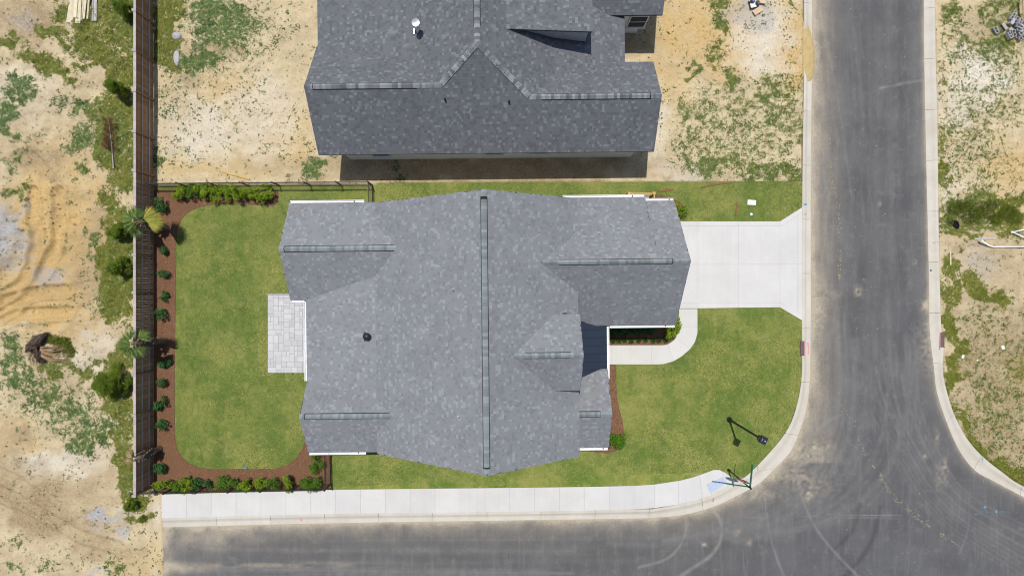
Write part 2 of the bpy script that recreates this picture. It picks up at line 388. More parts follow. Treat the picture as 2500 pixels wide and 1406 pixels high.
# plants: x, y, rx, ry, cover, (angle); traced from the photograph
VEG_Y = [(255,40,95,62,.95),(315,70,30,95,.95),(225,110,55,30,.85,20),(150,30,28,34,.8),(280,150,60,22,.85,15),(140,100,45,12,.8,32),(230,160,60,12,.8,14),(300,190,40,26,.75),
  (120,160,65,20,.85,28),(20,105,36,14,.75),(288,330,50,115,.95),(262,290,30,50,.85),(310,440,22,50,.8),(255,478,24,24,.8),(285,515,16,24,.8),
  (292,650,44,125,.95),(272,720,30,80,.9),(300,770,34,40,.7),(300,880,34,34,.7),(280,930,42,40,.9),(290,990,34,40,.8),(306,1060,26,70,.9),(308,1150,22,70,.9),(325,1220,24,30,.85),(345,1268,30,9,.7),
  (165,905,70,16,.7),(120,880,30,12,.6),(405,60,30,120,.92),(398,140,20,30,.8),(440,20,24,36,.7),(150,840,26,26,.6),
  (2310,660,22,45,.85),(2330,720,24,40,.7),(2400,712,60,24,.85,20),(2320,800,18,90,.8),(2330,880,26,60,.85),(2316,940,14,60,.8),(2470,530,44,48,.95),(2420,490,90,22,.7),(2350,575,50,14,.75),(2480,900,40,60,.35),
  (2345,1030,14,50,.8,-25),(2400,1110,20,60,.75,-50),(2470,1150,20,60,.8,-60),(2300,270,10,200,.35),(2303,420,20,22,.8)]
VEG_D = [(40,225,30,26,.8),(12,300,26,48,.9),(70,215,24,24,.7),(212,268,50,18,.9),(196,342,40,30,.75),(130,262,22,22,.5),(75,345,32,16,.45),(190,405,17,22,.7),(50,385,26,12,.6),(12,400,16,14,.6),
  (190,240,40,14,.5),(140,180,40,16,.5),(215,590,26,30,.55),(215,635,26,18,.5),(230,740,14,40,.4),(35,470,36,18,.6),
  (225,1070,58,36,.95,-15),(150,985,44,44,.7),(195,1040,60,40,.6),(110,950,50,40,.6),(40,905,50,50,.62),(20,850,30,30,.7),(60,990,50,40,.4),(255,1040,30,30,.7),(170,1000,110,70,.45),
  (40,1320,30,18,.5),(110,1375,22,20,.6),(265,1385,40,12,.6),(30,1390,30,12,.5),(180,1320,200,70,.12),
  (540,50,80,66,.86),(490,150,60,30,.8),(590,110,30,60,.6),(500,80,50,50,.6),(650,90,60,90,.3),(560,250,150,110,.2),(440,380,60,50,.25),(388,400,16,26,.7),(780,402,44,24,.7),(700,340,80,60,.2),(430,240,60,80,.3),(900,430,140,14,.2),(965,410,26,14,.5),
  (1755,35,20,34,.85),(1746,130,24,40,.6),(1690,172,13,26,.8),(1788,205,11,34,.8),(1672,250,15,24,.75),(1700,300,40,60,.5),(1800,310,150,120,.46),(1900,240,60,70,.55),(1720,405,44,26,.85),(1790,400,50,34,.65),(1880,424,80,16,.85),(1930,10,6,34,.7),(1935,330,30,70,.5),(1680,350,40,60,.4),
  (2360,300,90,120,.42),(2450,250,60,80,.42),(2400,410,90,60,.4),(2350,120,40,60,.45),(2330,30,34,50,.6),(2440,30,60,50,.55),(2440,120,60,60,.6),(2395,520,100,52,.92),(2350,520,40,40,.95),(2400,460,40,30,.6),
  (2420,860,110,150,.36),(2430,1010,100,120,.44),(2390,800,90,60,.34),(2420,950,60,70,.40),(2480,1080,60,60,.36),(2470,790,60,60,.3),(2380,660,60,30,.12)]
OCHRE = [(135,590,120,210,1.0),(60,720,130,70,1.0),(120,480,90,70,.7),(170,790,90,40,.55),(1690,70,90,80,.8),(1770,110,80,80,.75),(1640,160,60,80,.5),(1930,120,34,100,.95),(1850,90,50,40,.5),(560,210,60,30,.4),(690,300,60,60,.5),
  (2470,410,60,60,.6),(2480,520,40,26,.3),(450,420,90,20,.5),(600,420,90,20,.4),(30,1080,60,60,.45),(340,1380,70,40,.4),(1600,100,60,60,.35),(730,350,40,50,.5)]
BROWN = [(60,70,70,50,.75),(40,30,60,30,.55),(90,395,70,36,.75),(10,650,16,44,.95),(210,660,50,60,.45),(240,600,40,70,.4),(520,130,70,34,.7),(470,190,50,20,.6),(2440,60,70,50,.6),(2450,950,70,120,.55),(2360,600,60,24,.4),(2400,620,90,40,.45),(2440,680,60,40,.45),
  (300,1270,50,20,.5),(90,1235,150,60,.85,20),(60,1150,90,40,.6,25),(220,1330,120,26,.5,15),(200,1200,60,30,.35),(1150,410,460,34,.9),(1560,95,50,46,.8),(1700,440,140,9,.6),(1000,445,300,8,.4),(30,1060,40,30,.5),(260,690,30,40,.4),(2440,880,110,120,.85),(2440,1040,100,130,.85),(2390,760,80,50,.5),(2440,640,80,60,.4)]
GREY = [(28,575,36,66,.95),(40,610,34,30,.8),(110,665,40,22,.6),(240,1262,30,18,.95),(290,1298,14,14,.8),(230,1400,30,8,.8),(1830,30,50,40,.55),(1860,60,30,30,.3),(2400,170,50,34,-.0),(60,60,40,20,.3),(2390,640,50,40,.3),(300,1255,30,20,.5)]
PALE = [(2400,180,60,60,.95),(2380,150,50,30,.8),(2340,250,50,60,.6),(1860,100,70,70,.65),(1660,420,60,26,.6),(1600,300,30,90,.5),(300,1050,16,60,.7),(330,1240,30,30,.5),(480,320,90,60,.6),(640,280,80,80,.5),(60,230,80,60,.4),(200,870,80,40,.5),(240,850,40,40,.6),(150,1130,120,34,.6),(380,1260,16,40,.7),(2320,480,30,60,.4)]
n1 = fbm(PX/20, PY/20, 5, 5)
by = np.clip(blobs(VEG_Y)*1.32, 0, 1); bd = np.clip(blobs(VEG_D)*1.22, 0, 1)
vy = np.clip(by + (n1-.5)*1.3*(by > .02)*(1-.5*by), 0, 1); vd = np.clip(bd*.98*(.25+1.5*fbm(PX/13, PY/13, 4, 8)), 0, .9)
veg = np.maximum(np.maximum(vy, vd), .10+.30*(fbm(PX/70, PY/70, 4, 9)-.42))
hue = np.where(by*1.02 > bd, 1.0, 0.0); hue = np.clip(hue*.85 + (fbm(PX/60, PY/60, 3, 41)-.5)*.6, 0, 1)
hue = np.clip(hue + ((PX > 1620) & (PX < 2300))*.4 + (PX > 2290)*.55, 0, 1)
och = np.clip(blobs(OCHRE)*(.55+.9*fbm(PX/30, PY/30, 4, 51)), 0, 1); bro = np.clip(blobs(BROWN)*(.45+1.0*fbm(PX/22, PY/22, 4, 61)), 0, 1)
gry = np.clip(blobs(GREY)*(.6+.8*fbm(PX/14, PY/14, 4, 71)), 0, 1); pal = np.clip(blobs(PALE)*(.5+.9*fbm(PX/34, PY/34, 4, 81)), 0, 1)
# relief
bro = np.clip(bro + .42*(PX < 372)*np.clip(2.6*fbm(PX/48, PY/48, 5, 91)-.95, 0, 1), 0, 1)
Z = (fbm(PX/90, PY/90, 5, 101)-.5)*.30 + (fbm(PX/14, PY/14, 4, 111)-.5)*.12
rough_zone = np.clip(blobs([(120,560,150,420,1),(160,1000,200,160,.7),(150,100,180,150,.9),(2400,600,130,600,.7),(560,250,190,220,.5)]), 0, 1)
rel = (fbm(PX/26, PY/26, 5, 121)-.5); Z += rough_zone*rel*.34
Z += np.clip(fbm(PX/5, PY/5, 3, 131)-.62, 0, 1)*rough_zone*.25                # clods
Z += .5*np.exp(-(((PX-14)/46)**2+((PY-570)/74)**2)**2)*(.8+.5*rel)              # grey spoil heap
Z -= .55*np.exp(-(((PX-2352)/60)**2+((PY-530)/34)**2)**2) + .22*np.exp(-((PX-2430)/80)**2-((PY-530)/36)**2)  # ditch
Z += .10*np.exp(-((PX-2330)/70)**2-((PY-583)/14)**2)
TRACKS = [[(80,468),(84,520),(92,570),(86,620),(66,672),(38,705),(-30,745)],[(145,470),(146,530),(140,590),(122,640),(92,690),(52,735),(-30,790)],[(160,708),(110,712),(60,722),(10,735)],[(165,762),(100,765),(40,772),(-20,800)],
          [(40,345),(120,420),(150,470)],[(300,1330),(200,1300),(60,1220),(-30,1180)],[(300,1365),(190,1330),(60,1260),(-30,1230)],[(130,1240),(60,1180),(-30,1130)]]
trk = np.zeros(PX.shape)
sub = inreg & (PX < 420)
for i, tr in enumerate(TRACKS):
    d, tt = dist_poly(PX[sub]+(fbm(PX[sub]/20, PY[sub]/20, 2, 7)-.5)*8, PY[sub], catmull(tr, 5))
    w = 15 if i < 4 else 9
    prof = -np.exp(-(d/w)**4)*.15 + np.exp(-((d-w*1.25)/4.5)**2)*.13
    cle = np.where(d < w, np.sin(tt*2*math.pi/8.5)*.04, 0)
    a = 1 if i < 4 else .45
    Z[sub] += (prof+cle)*a; trk[sub] = np.maximum(trk[sub], np.exp(-(d/w)**4)*a)
och = np.clip(och + trk*.35*(PY < 850), 0, 1); veg *= (1-trk*.9)
# level under the paved and planted plots
inprop = pip(PX, PY, LAWN); inroad = pip(PX, PY, ROAD)
n_house2 = (PX > 780) & (PX < 1600) & (PY > -300) & (PY < 400)
flat = inprop | inroad | pip(PX, PY, CURB_L_OUT + CURB_L_IN[::-1]) | pip(PX, PY, CURB_R_OUT + CURB_R_IN[::-1]) | pip(PX, PY, SIDEWALK_T + SIDEWALK_B[::-1])
near_d = np.full(PX.shape, 1e9)
for line in (CURB_L_OUT[8:], CURB_R_OUT, [(376,456),(920,452),(1300,446),(1958,443)], [(397,1200),(397,2050)], [(376,456),(376,1200),(397,1204)]):
    d, _ = dist_poly(PX, PY, line); near_d = np.minimum(near_d, d)
Z *= sstep(3, 60, near_d); Z = np.where(near_d < 60, Z+.02*(1-sstep(3, 60, near_d)), Z)
Z = np.where(flat, -.22, Z); Z = np.where(n_house2, np.minimum(Z, .02), Z)
fence_d = np.abs(PX-376); Z = np.where(fence_d < 25, Z*.3, Z)
Z = np.where(inreg, Z, 0.0); veg = np.where(inreg, veg, n1*.4)
bare = ((PX > 800) & (PX < 1570) & (PY > 385) & (PY < 446)); veg = np.where(bare & (np.abs(PX-965) > 40), 0, veg)
ny, nx = PX.shape
ii = np.arange(nx*ny).reshape(ny, nx)
Q = np.stack([ii[1:, :-1], ii[1:, 1:], ii[:-1, 1:], ii[:-1, :-1]], -1).reshape(-1, 4)
V = np.stack([(PX-CX)/S, -(PY-CY)/S, Z], -1).reshape(-1, 3)

t = NT('sandy_ground')
pos = t.n('ShaderNodeNewGeometry').outputs['Position']
fine = t.noise(9, 6, .7, vec=pos); mid = t.noise(1.6, 5, .65, vec=pos); grain = t.noise(45, 3, .7, vec=pos)
big = t.noise(.45, 5, .65, vec=pos)
col = t.mix(t.step(mid, .32, .70), (.58,.485,.315), (.475,.385,.24))
col = t.mix(t.math('MULTIPLY', t.step(big, .48, .60), .42), col, (.42,.33,.21))
col = t.mix(t.math('MULTIPLY', t.step(fine, .5, .75), .40), col, (.62,.53,.38))
col = t.mix(t.math('MULTIPLY', t.step(t.noise(3.5, 7, .78, vec=pos), .54, .64), .38), col, (.35,.265,.165))
col = t.mix(t.attr('ochre'), col, t.mix(t.step(fine, .35, .7), (.56,.40,.18), (.43,.29,.12)))
col = t.mix(t.attr('pale'), col, t.mix(t.step(fine, .4, .7), (.66,.61,.52), (.56,.50,.41)))
col = t.mix(t.attr('brown'), col, t.mix(t.step(fine, .35, .7), (.27,.20,.115), (.43,.335,.205)))
col = t.mix(t.attr('grey'), col, t.mix(t.step(fine, .4, .65), (.33,.32,.325), (.43,.42,.42)))
col = t.bright(col, t.math('ADD', t.math('MULTIPLY', t.noise(22, 4, .8, vec=pos), .9), .55))
speck = t.step(t.noise(26, 2, .5, vec=pos), .70, .74)
col = t.mix(t.math('MULTIPLY', speck, .5), col, (.17,.12,.07))
g1 = t.mix(t.step(t.noise(7, 4, .7, vec=pos), .35, .65), (.050,.105,.018), (.105,.16,.045))
g2 = t.mix(t.step(t.noise(5, 5, .75, vec=pos), .35, .65), (.080,.108,.005), (.165,.155,.025))
gcol = t.mix(t.attr('hue'), g1, g2)
vn = t.math('ADD', t.math('MULTIPLY', t.noise(4.5, 4, .7, vec=pos), .5), t.math('MULTIPLY', t.noise(17, 4, .75, vec=pos), .5))
vf = t.step(t.math('ADD', t.attr('veg'), t.math('MULTIPLY', t.math('SUBTRACT', vn, .5), 4.2)), .42, .85)
col = t.mix(t.math('MULTIPLY', vf, .92), col, t.bright(gcol, t.math('ADD', t.math('MULTIPLY', grain, 1.1), .45)))
t.bump(t.math('ADD', t.math('MULTIPLY', fine, 1.0), t.math('MULTIPLY', grain, .3)), .75, .06)
M['ground'] = t.fin(col, .95, .1)
ground = ob('ground', mesh_np('ground', V, Q, material=M['ground'], smooth=True,
            attrs={'veg': veg.ravel(), 'hue': hue.ravel(), 'ochre': och.ravel(), 'brown': bro.ravel(), 'grey': gry.ravel(), 'pale': pal.ravel()}))
tag(ground, kind='structure')
def gidx(px, py):
    i = np.clip(((np.asarray(px)+230)/step).astype(int)+len(far), 0, nx-1); j = np.clip(((np.asarray(py)+230)/step).astype(int)+len(far), 0, ny-1); return j, i
def gz(px, py):
    j, i = gidx(px, py); return Z[j, i]

# ------------------------------------------------------------ leafy ground cover (uncountable)
def blades(px, py, z, size, tint, per=3, up=.6, name='blades', mat=None, wid=.35):
    n = len(px); X = (px-CX)/S; Y = -(py-CY)/S
    V = []; T = []; tn = []
    for k in range(per):
        a = RNG.uniform(0, 2*math.pi, n); L = size*RNG.uniform(.6, 1.3, n); u = RNG.uniform(.3, 1, n)*up
        dx, dy = np.cos(a), np.sin(a); w = L*wid*RNG.uniform(.6, 1.3, n)
        b = np.stack([X+dx*L*.1, Y+dy*L*.1, z], -1)
        p0 = b + np.stack([-dy*w, dx*w, L*u*.4], -1); p1 = b - np.stack([-dy*w, dx*w, -L*u*.4], -1)
        p2 = b + np.stack([dx*L, dy*L, L*u], -1)
        m = len(V)*n*3
        V.append(np.stack([p0, p1, p2], 1).reshape(-1, 3)); T.append(np.arange(n*3).reshape(-1, 3)+m); tn.append(np.clip(tint+RNG.normal(0, .18, n), 0, 1))
    return mesh_np(name, np.concatenate(V), None, np.concatenate(T), mat, {'tint': np.concatenate(tn)})
N = 1000000
rx = RNG.uniform(-160, 2660, N); ry = RNG.uniform(-160, 1570, N)
j, i = gidx(rx, ry); cn = uni(fbm(rx/5.5, ry/5.5, 2, 401)*.6+fbm(rx/19, ry/19, 3, 411)*.4)
cv_ = veg[j, i]
ok = (cn > 1-cv_*.92) & (RNG.uniform(0, 1, N) < .22+.45*cv_) & ~flat[j, i]
ok &= ~((rx > 850) & (rx < 1560) & (ry > -300) & (ry < 388))
rx, ry, hh = rx[ok], ry[ok], hue[j, i][ok]
M['weed_dark'] = leafmat('weed_dark', (.022,.065,.010), (.10,.185,.045), .3, 3)
M['weed_yel'] = leafmat('weed_yellow', (.045,.08,.003), (.20,.235,.012), .3, 3)
sel = RNG.uniform(0, 1, len(rx)) < hh
for nm, s_, m_, lab in (('weeds', ~sel, M['weed_dark'], 'low dark green weeds scattered over the bare sandy lots'), ('rough_grass', sel, M['weed_yel'], 'yellow green rough grass growing along the fence and lot edges')):
    o = ob(nm, blades(rx[s_], ry[s_], gz(rx[s_], ry[s_]), .058, RNG.uniform(0, 1, s_.sum()), 3, .55, nm, m_, .33)); tag(o, lab, 'weeds' if nm == 'weeds' else 'grass', kind='stuff')
# clods and stones
N = 60000
rx = RNG.uniform(-150, 2650, N); ry = RNG.uniform(-150, 1560, N); j, i = gidx(rx, ry)
ok = (RNG.uniform(0, 1, N) < (.05+.30*rough_zone[j, i]*(fbm(rx/40, ry/40, 3, 7) > .5))) & ~flat[j, i] & ~n_house2[j, i]; rx, ry = rx[ok], ry[ok]
n = len(rx); r = RNG.gamma(2, .012, n)+.012
oct_ = np.array([(1,0,0),(0,1,0),(-1,0,0),(0,-1,0),(0,0,1)], float); tri = np.array([(0,1,4),(1,2,4),(2,3,4),(3,0,4)])
ang = RNG.uniform(0, 6.28, n); jit = RNG.uniform(.6, 1.4, (n, 5, 1))
vv = oct_[None]*jit*r[:, None, None]; c, s_ = np.cos(ang)[:, None], np.sin(ang)[:, None]
vx = vv[:, :, 0]*c - vv[:, :, 1]*s_; vy_ = vv[:, :, 0]*s_ + vv[:, :, 1]*c
vv = np.stack([vx + ((rx-CX)/S)[:, None], vy_ - ((ry-CY)/S)[:, None], vv[:, :, 2]*.7 + gz(rx, ry)[:, None]], -1).reshape(-1, 3)
M['clod'] = simple('clod', (.44,.33,.20), (.28,.20,.13), 1.5, .95, .2)
o = ob('soil_clods', mesh_np('soil_clods', vv, None, (tri[None]+np.arange(n)[:, None, None]*5).reshape(-1, 3), M['clod'])); tag(o, 'small brown clods and stones strewn over the graded sand', 'clods', kind='stuff')

# ------------------------------------------------------------ road
st = 3.0
rxs = np.arange(397, 2760, st); rys = np.arange(-260, 1660, st)
RX, RY = np.meshgrid(rxs, rys); keep = pip(RX+st/2, RY+st/2, ROAD)[:-1, :-1]
dust = np.zeros(RX.shape); scuff = np.zeros(RX.shape); rub = np.zeros(RX.shape)
dl, tl = dist_poly(RX, RY, CURB_L_IN); dr, tr_ = dist_poly(RX, RY, CURB_R_IN); spn = np.clip(2.2*fbm(RX/7, RY/7, 3, 261)-.55, 0, 1.3)
nz = fbm(RX/30, RY/30, 4, 201); nz2 = fbm(RX/9, RY/70, 4, 211)
dust += .85*np.exp(-dl/9)*(.5+nz) + .55*np.exp(-dl/34)*(nz*1.3) + .7*np.exp(-dr/5)*(.5+nz) + .2*np.exp(-dr/16)*nz
vert = (RY < 1130)
dust += np.where(RX < 2110, .30*np.exp(-((RX-1995)/40)**2)*(nz2*1.6), 0)*vert
dust += .8*np.exp(-((RX-397)/26)**2)*nz*1.3 + .8*np.exp(-(((RX-430)/70)**2+((RY-1385)/12)**2))*np.clip(2.4*nz-.5,0,1.2) + .45*np.exp(-((RY-1380)/7)**2)*np.exp(-((RX-700)/230)**2)*np.clip(2.6*fbm(RX/40, RY/10, 3, 271)-.7,0,1)
dust += .35*np.exp(-((RY-1310)/34)**2)*np.exp(-((RX-480)/140)**2)*nz*1.6
for cx, cy, a, b, v in ((2096,710,8,10,1.3),(2030,720,24,12,.35),(2150,497,4,5,1),(2235,640,5,6,.7),(2310,820,22,30,.5),(2262,745,12,14,.9),(2263,850,20,80,.35),(1995,760,20,60,.45),(1960,1115,60,16,.5),(1990,1090,40,10,.6),(1985,1190,60,24,.35),(1930,1160,70,18,.45),(1840,1210,60,14,.45),(2300,1160,14,30,.4),(2260,1115,5,7,.8),(2290,1065,5,18,.6),(2310,1140,6,26,.5),(1720,1330,8,5,.8),(1800,1300,10,8,.5),(1830,1325,8,8,.5),(1975,1210,10,12,.7)):
    dust += v*np.exp(-((RX-cx)/a)**2-((RY-cy)/b)**2)*spn
ARCS = [([(1940,1130),(1950,1180),(1966,1235),(2000,1300),(2050,1360),(2110,1420)],2.6,.5),([(1868,1200),(1874,1270),(1890,1340),(1920,1420)],2.6,.42),([(1735,1240),(1758,1268),(1762,1310),(1740,1352),(1690,1388),(1640,1420)],4.5,.55),([(1676,1262),(1674,1300),(1655,1340),(1620,1368),(1560,1385)],3.5,.5),
        ([(1820,1265),(1900,1263),(2000,1262),(2200,1266)],1.5,.3),([(2020,1256),(2200,1259)],1.5,.45),([(2000,20),(2035,180),(2060,330),(2080,480)],3,.25),([(2010,250),(2012,400),(2022,640)],3,.2),([(2150,215),(2200,205),(2250,196)],4,.45),([(2370,1200),(2365,1290),(2345,1350)],2,.3),
        ([(1400,1400),(1000,1396),(600,1390)],4,.35),([(1400,1345),(1000,1342),(700,1345)],6,.2),([(2085,70),(2100,200),(2110,330)],5,.16),([(2180,0),(2190,300),(2200,600)],9,.1),([(2120,0),(2128,300),(2120,700),(2090,1000)],9,.1),([(1500,1330),(1700,1325),(1850,1290),(1990,1190)],8,.16),([(1990,1060),(2020,1030),(2060,1010)],5,.3),([(1940,1150),(1965,1130),(2000,1120)],5,.5)]
ra = random.Random(31); scn = .35+1.1*fbm(RX/12, RY/12, 3, 221)
for k in range(11):
    x = 2005+22*k; x += ra.uniform(-14,14); ARCS.append(([(x,780+ra.uniform(-120,120)),(x+6,930),(x-12,1060),(x-70,1180),(x-190+ra.uniform(-30,30),1270),(x-420,1320)], ra.uniform(3,11), ra.uniform(.08,.24)))
    ARCS.append(([(2235-k*16,860+ra.uniform(-60,60)),(2245-k*14,980),(2290-k*12,1100),(2370-k*8,1210+k*6),(2520,1290+k*14)], ra.uniform(2,5), ra.uniform(.08,.26)))
    x1 = ra.uniform(2005,2240); ARCS.append(([(x1+ra.uniform(-12,12),-60+ra.uniform(0,400)),(x1,300+ra.uniform(-80,80)),(x1+ra.uniform(-14,14),700)], ra.uniform(3,16), ra.uniform(.05,.15)))
    y1 = ra.uniform(1295,1410); ARCS.append(([(420+ra.uniform(0,500),y1+ra.uniform(-6,6)),(900+ra.uniform(-100,100),y1),(1400+ra.uniform(-300,300),y1+ra.uniform(-8,8))], ra.uniform(2,9), ra.uniform(.06,.24)))
for pts, w, v in ARCS:
    c_ = catmull(pts, 4); m_ = (RX > min(p[0] for p in c_)-20) & (RX < max(p[0] for p in c_)+20) & (RY > min(p[1] for p in c_)-20) & (RY < max(p[1] for p in c_)+20)
    d, _ = dist_poly(RX[m_], RY[m_], c_); scuff[m_] = np.maximum(scuff[m_], v*np.exp(-(d/w)**2)*scn[m_])
for pts, w, v in [([(2150,1240),(2130,1320),(2080,1390),(2020,1440)],6,1.0),([(2100,1230),(2085,1290),(2040,1340)],5,.8),([(2125,0),(2125,500),(2100,900)],16,.35),([(2200,0),(2200,700)],16,.3),([(600,1340),(1300,1335),(1800,1330)],12,.25)]:
    d, _ = dist_poly(RX, RY, catmull(pts, 5)); rub = np.maximum(rub, v*np.exp(-(d/w)**2))
dust = np.clip(dust, 0, 1); scuff = np.clip(scuff, 0, 1)
nyr, nxr = RX.shape; ii = np.arange(nxr*nyr).reshape(nyr, nxr)
Q = np.stack([ii[1:, :-1], ii[1:, 1:], ii[:-1, 1:], ii[:-1, :-1]], -1)[keep]
used = np.unique(Q); remap = np.zeros(nxr*nyr, int); remap[used] = np.arange(len(used))
ZR = -.05 + (fbm(RX/160, RY/160, 3, 231)-.5)*.02
V = np.stack([(RX-CX)/S, -(RY-CY)/S, ZR], -1).reshape(-1, 3)[used]
t = NT('asphalt'); pos = t.n('ShaderNodeNewGeometry').outputs['Position']
g = t.noise(70, 3, .75, vec=pos); m1 = t.noise(.5, 5, .6, vec=pos)
mp = t.n('ShaderNodeMapping'); mp.inputs['Scale'].default_value = (3.2, .35, 1); t.l(pos, mp.inputs['Vector']); st1 = t.noise(1.0, 5, .7, vec=mp.outputs[0])
col = t.mix(t.step(m1, .3, .7), (.086,.086,.090), (.112,.112,.115))
col = t.mix(t.math('MULTIPLY', t.step(st1, .48, .68), .5), col, (.145,.144,.142))
col = t.bright(col, t.math('ADD', t.math('MULTIPLY', g, .8), .6))
col = t.mix(t.math('MULTIPLY', t.step(t.noise(16, 3, .6, vec=pos), .62, .72), .34), col, (.22,.215,.20))
col = t.mix(t.math('MULTIPLY', t.step(t.noise(1.6, 8, .8, vec=pos), .52, .66), .42), col, (.175,.172,.165))
col = t.bright(col, t.math('SUBTRACT', 1.0, t.math('MULTIPLY', t.attr('rub'), .25)))
col = t.mix(t.math('MULTIPLY', t.attr('scuff'), .72), col, (.31,.30,.285))
dn = t.math('MULTIPLY', t.attr('dust'), t.math('ADD', t.math('MULTIPLY', t.noise(11, 6, .75, vec=pos), 1.8), .05), True)
col = t.mix(dn, col, (.40,.345,.26))
t.bump(g, .35, .008); M['asphalt'] = t.fin(col, .93, .18)
road = ob('road', mesh_np('road', V, remap[Q], material=M['asphalt'], smooth=True, attrs={'dust': dust.ravel()[used], 'scuff': scuff.ravel()[used], 'rub': rub.ravel()[used]})); tag(road, kind='structure')

# loose stones along the wheel paths
pts = []
for line, n_, sp in (([(2024,330),(2030,430),(2033,450)],40,2.5),([(2036,460),(2046,500),(2050,560),(2050,640),(2051,680)],110,3),([(2095,1068),(2112,1105),(2135,1140)],40,2.5),([(2150,1160),(2170,1195),(2200,1230)],60,3),([(2215,1240),(2250,1270),(2270,1285)],60,3.5),([(2300,1305),(2340,1330)],30,3),([(2041,970),(2090,1040)],16,4)):
    c = catmull(line, 8)
    for k in range(n_):
        q = random.choice(c); pts.append((q[0]+random.gauss(0, sp), q[1]+random.gauss(0, sp)))
for k in range(70): pts.append((random.uniform(1990,2255), random.uniform(-100,1400)))
mb = MB()
for x, y in pts:
    g_ = G(x, y); r = random.uniform(.012, .035); a0 = random.uniform(0, 6)
    mb.add([(g_[0]+r*math.cos(a0+k*1.57)*random.uniform(.7,1.2), g_[1]+r*math.sin(a0+k*1.57), -.045) for k in range(4)]+[(g_[0], g_[1], -.045+r*.8)], [(0,1,4),(1,2,4),(2,3,4),(3,0,4)])
tag(mb.obj('road_pebbles', M['pebble']), 'small yellow pebbles scattered in lines on the asphalt', 'pebbles', kind='stuff')

# ------------------------------------------------------------ lawn
me = MB().prism([G(*p) for p in LAWN], -.2, .03).mesh('lawn')
t = NT('lawn_turf'); pos = t.n('ShaderNodeNewGeometry').outputs['Position']
a = t.noise(.35, 4, .6, vec=pos); b = t.noise(1.6, 5, .7, vec=pos); c = t.noise(9, 5, .75, vec=pos); d = t.noise(40, 3, .8, vec=pos)
br = t.n('ShaderNodeTexBrick'); br.offset = .5; br.inputs['Scale'].default_value = 1.0; br.inputs['Brick Width'].default_value = .62; br.inputs['Row Height'].default_value = 1.5; br.inputs['Mortar Size'].default_value = .012
br.inputs['Color1'].default_value = (.0,.0,.0,1); br.inputs['Color2'].default_value = (1,1,1,1); br.inputs['Mortar'].default_value = (.35,.35,.35,1); t.l(pos, br.inputs['Vector'])
sod = t.n('ShaderNodeRGBToBW'); t.l(br.outputs[0], sod.inputs[0])
f = t.math('ADD', t.math('MULTIPLY', a, .72), t.math('MULTIPLY', b, .28)); f = t.math('ADD', f, t.math('MULTIPLY', t.math('SUBTRACT', sod.outputs[0], .5), .075))
col = t.mix(t.step(f, .40, .60), (.104,.168,.026), (.232,.250,.060))
col = t.mix(t.math('MULTIPLY', t.step(t.noise(.75, 6, .7, vec=pos), .53, .70), .45), col, (.31,.285,.105))
col = t.mix(t.math('MULTIPLY', t.step(t.math('ADD', c, t.math('MULTIPLY', b, .35)), .68, .90), .55), col, (.38,.33,.14))
col = t.bright(col, t.math('ADD', t.math('MULTIPLY', d, .9), .55)); col = t.bright(col, t.math('ADD', t.math('MULTIPLY', t.noise(16, 4, .85, vec=pos), .9), .57))
t.bump(t.math('ADD', c, d), .8, .03); M['lawn'] = t.fin(col, .9, .15)
me.materials.append(M['lawn']); lawn = ob('lawn', me); tag(lawn, kind='structure')
HOUSE1_PX = [(748,500),(1650,500),(1650,790),(1484,790),(1484,1090),(1410,1090),(1410,1100),(760,1100),(748,900)]
NB = 330000
bx = RNG.uniform(376, 1960, NB); by_ = RNG.uniform(443, 1240, NB)
ok = pip(bx, by_, LAWN)
for pg in (BED_BACK, BED_FRONT, BED_SE, BED_NE, DRIVE, WALK_OUT+WALK_IN[::-1], SIDEWALK_T+SIDEWALK_B[::-1], CURB_L_OUT+CURB_L_IN[::-1], [(654,716),(790,716),(790,910),(654,910)],
           [(880,545),(1640,545),(1640,770),(1470,770),(1470,1060),(780,1060),(780,540)], [(1770,1150),(1800,1168),(1700,1250),(390,1290),(390,1205)]):
    ok &= ~pip(bx, by_, pg)
bx, by_ = bx[ok], by_[ok]; lm = fbm(bx/110, by_/110, 3, 301)*.55+fbm(bx/9, by_/9, 2, 311)*.45
M['turf_blade'] = leafmat('turf_blade', (.06,.115,.013), (.38,.38,.115), .3, 2)
gr = ob('turf_grass', blades(bx, by_, np.full(len(bx), .03), .05, np.clip((lm-.3)*1.7, 0, 1), 2, .5, 'turf_grass', M['turf_blade'], .22))
tag(gr, 'short mown green turf covering the corner lot', 'grass', kind='stuff')

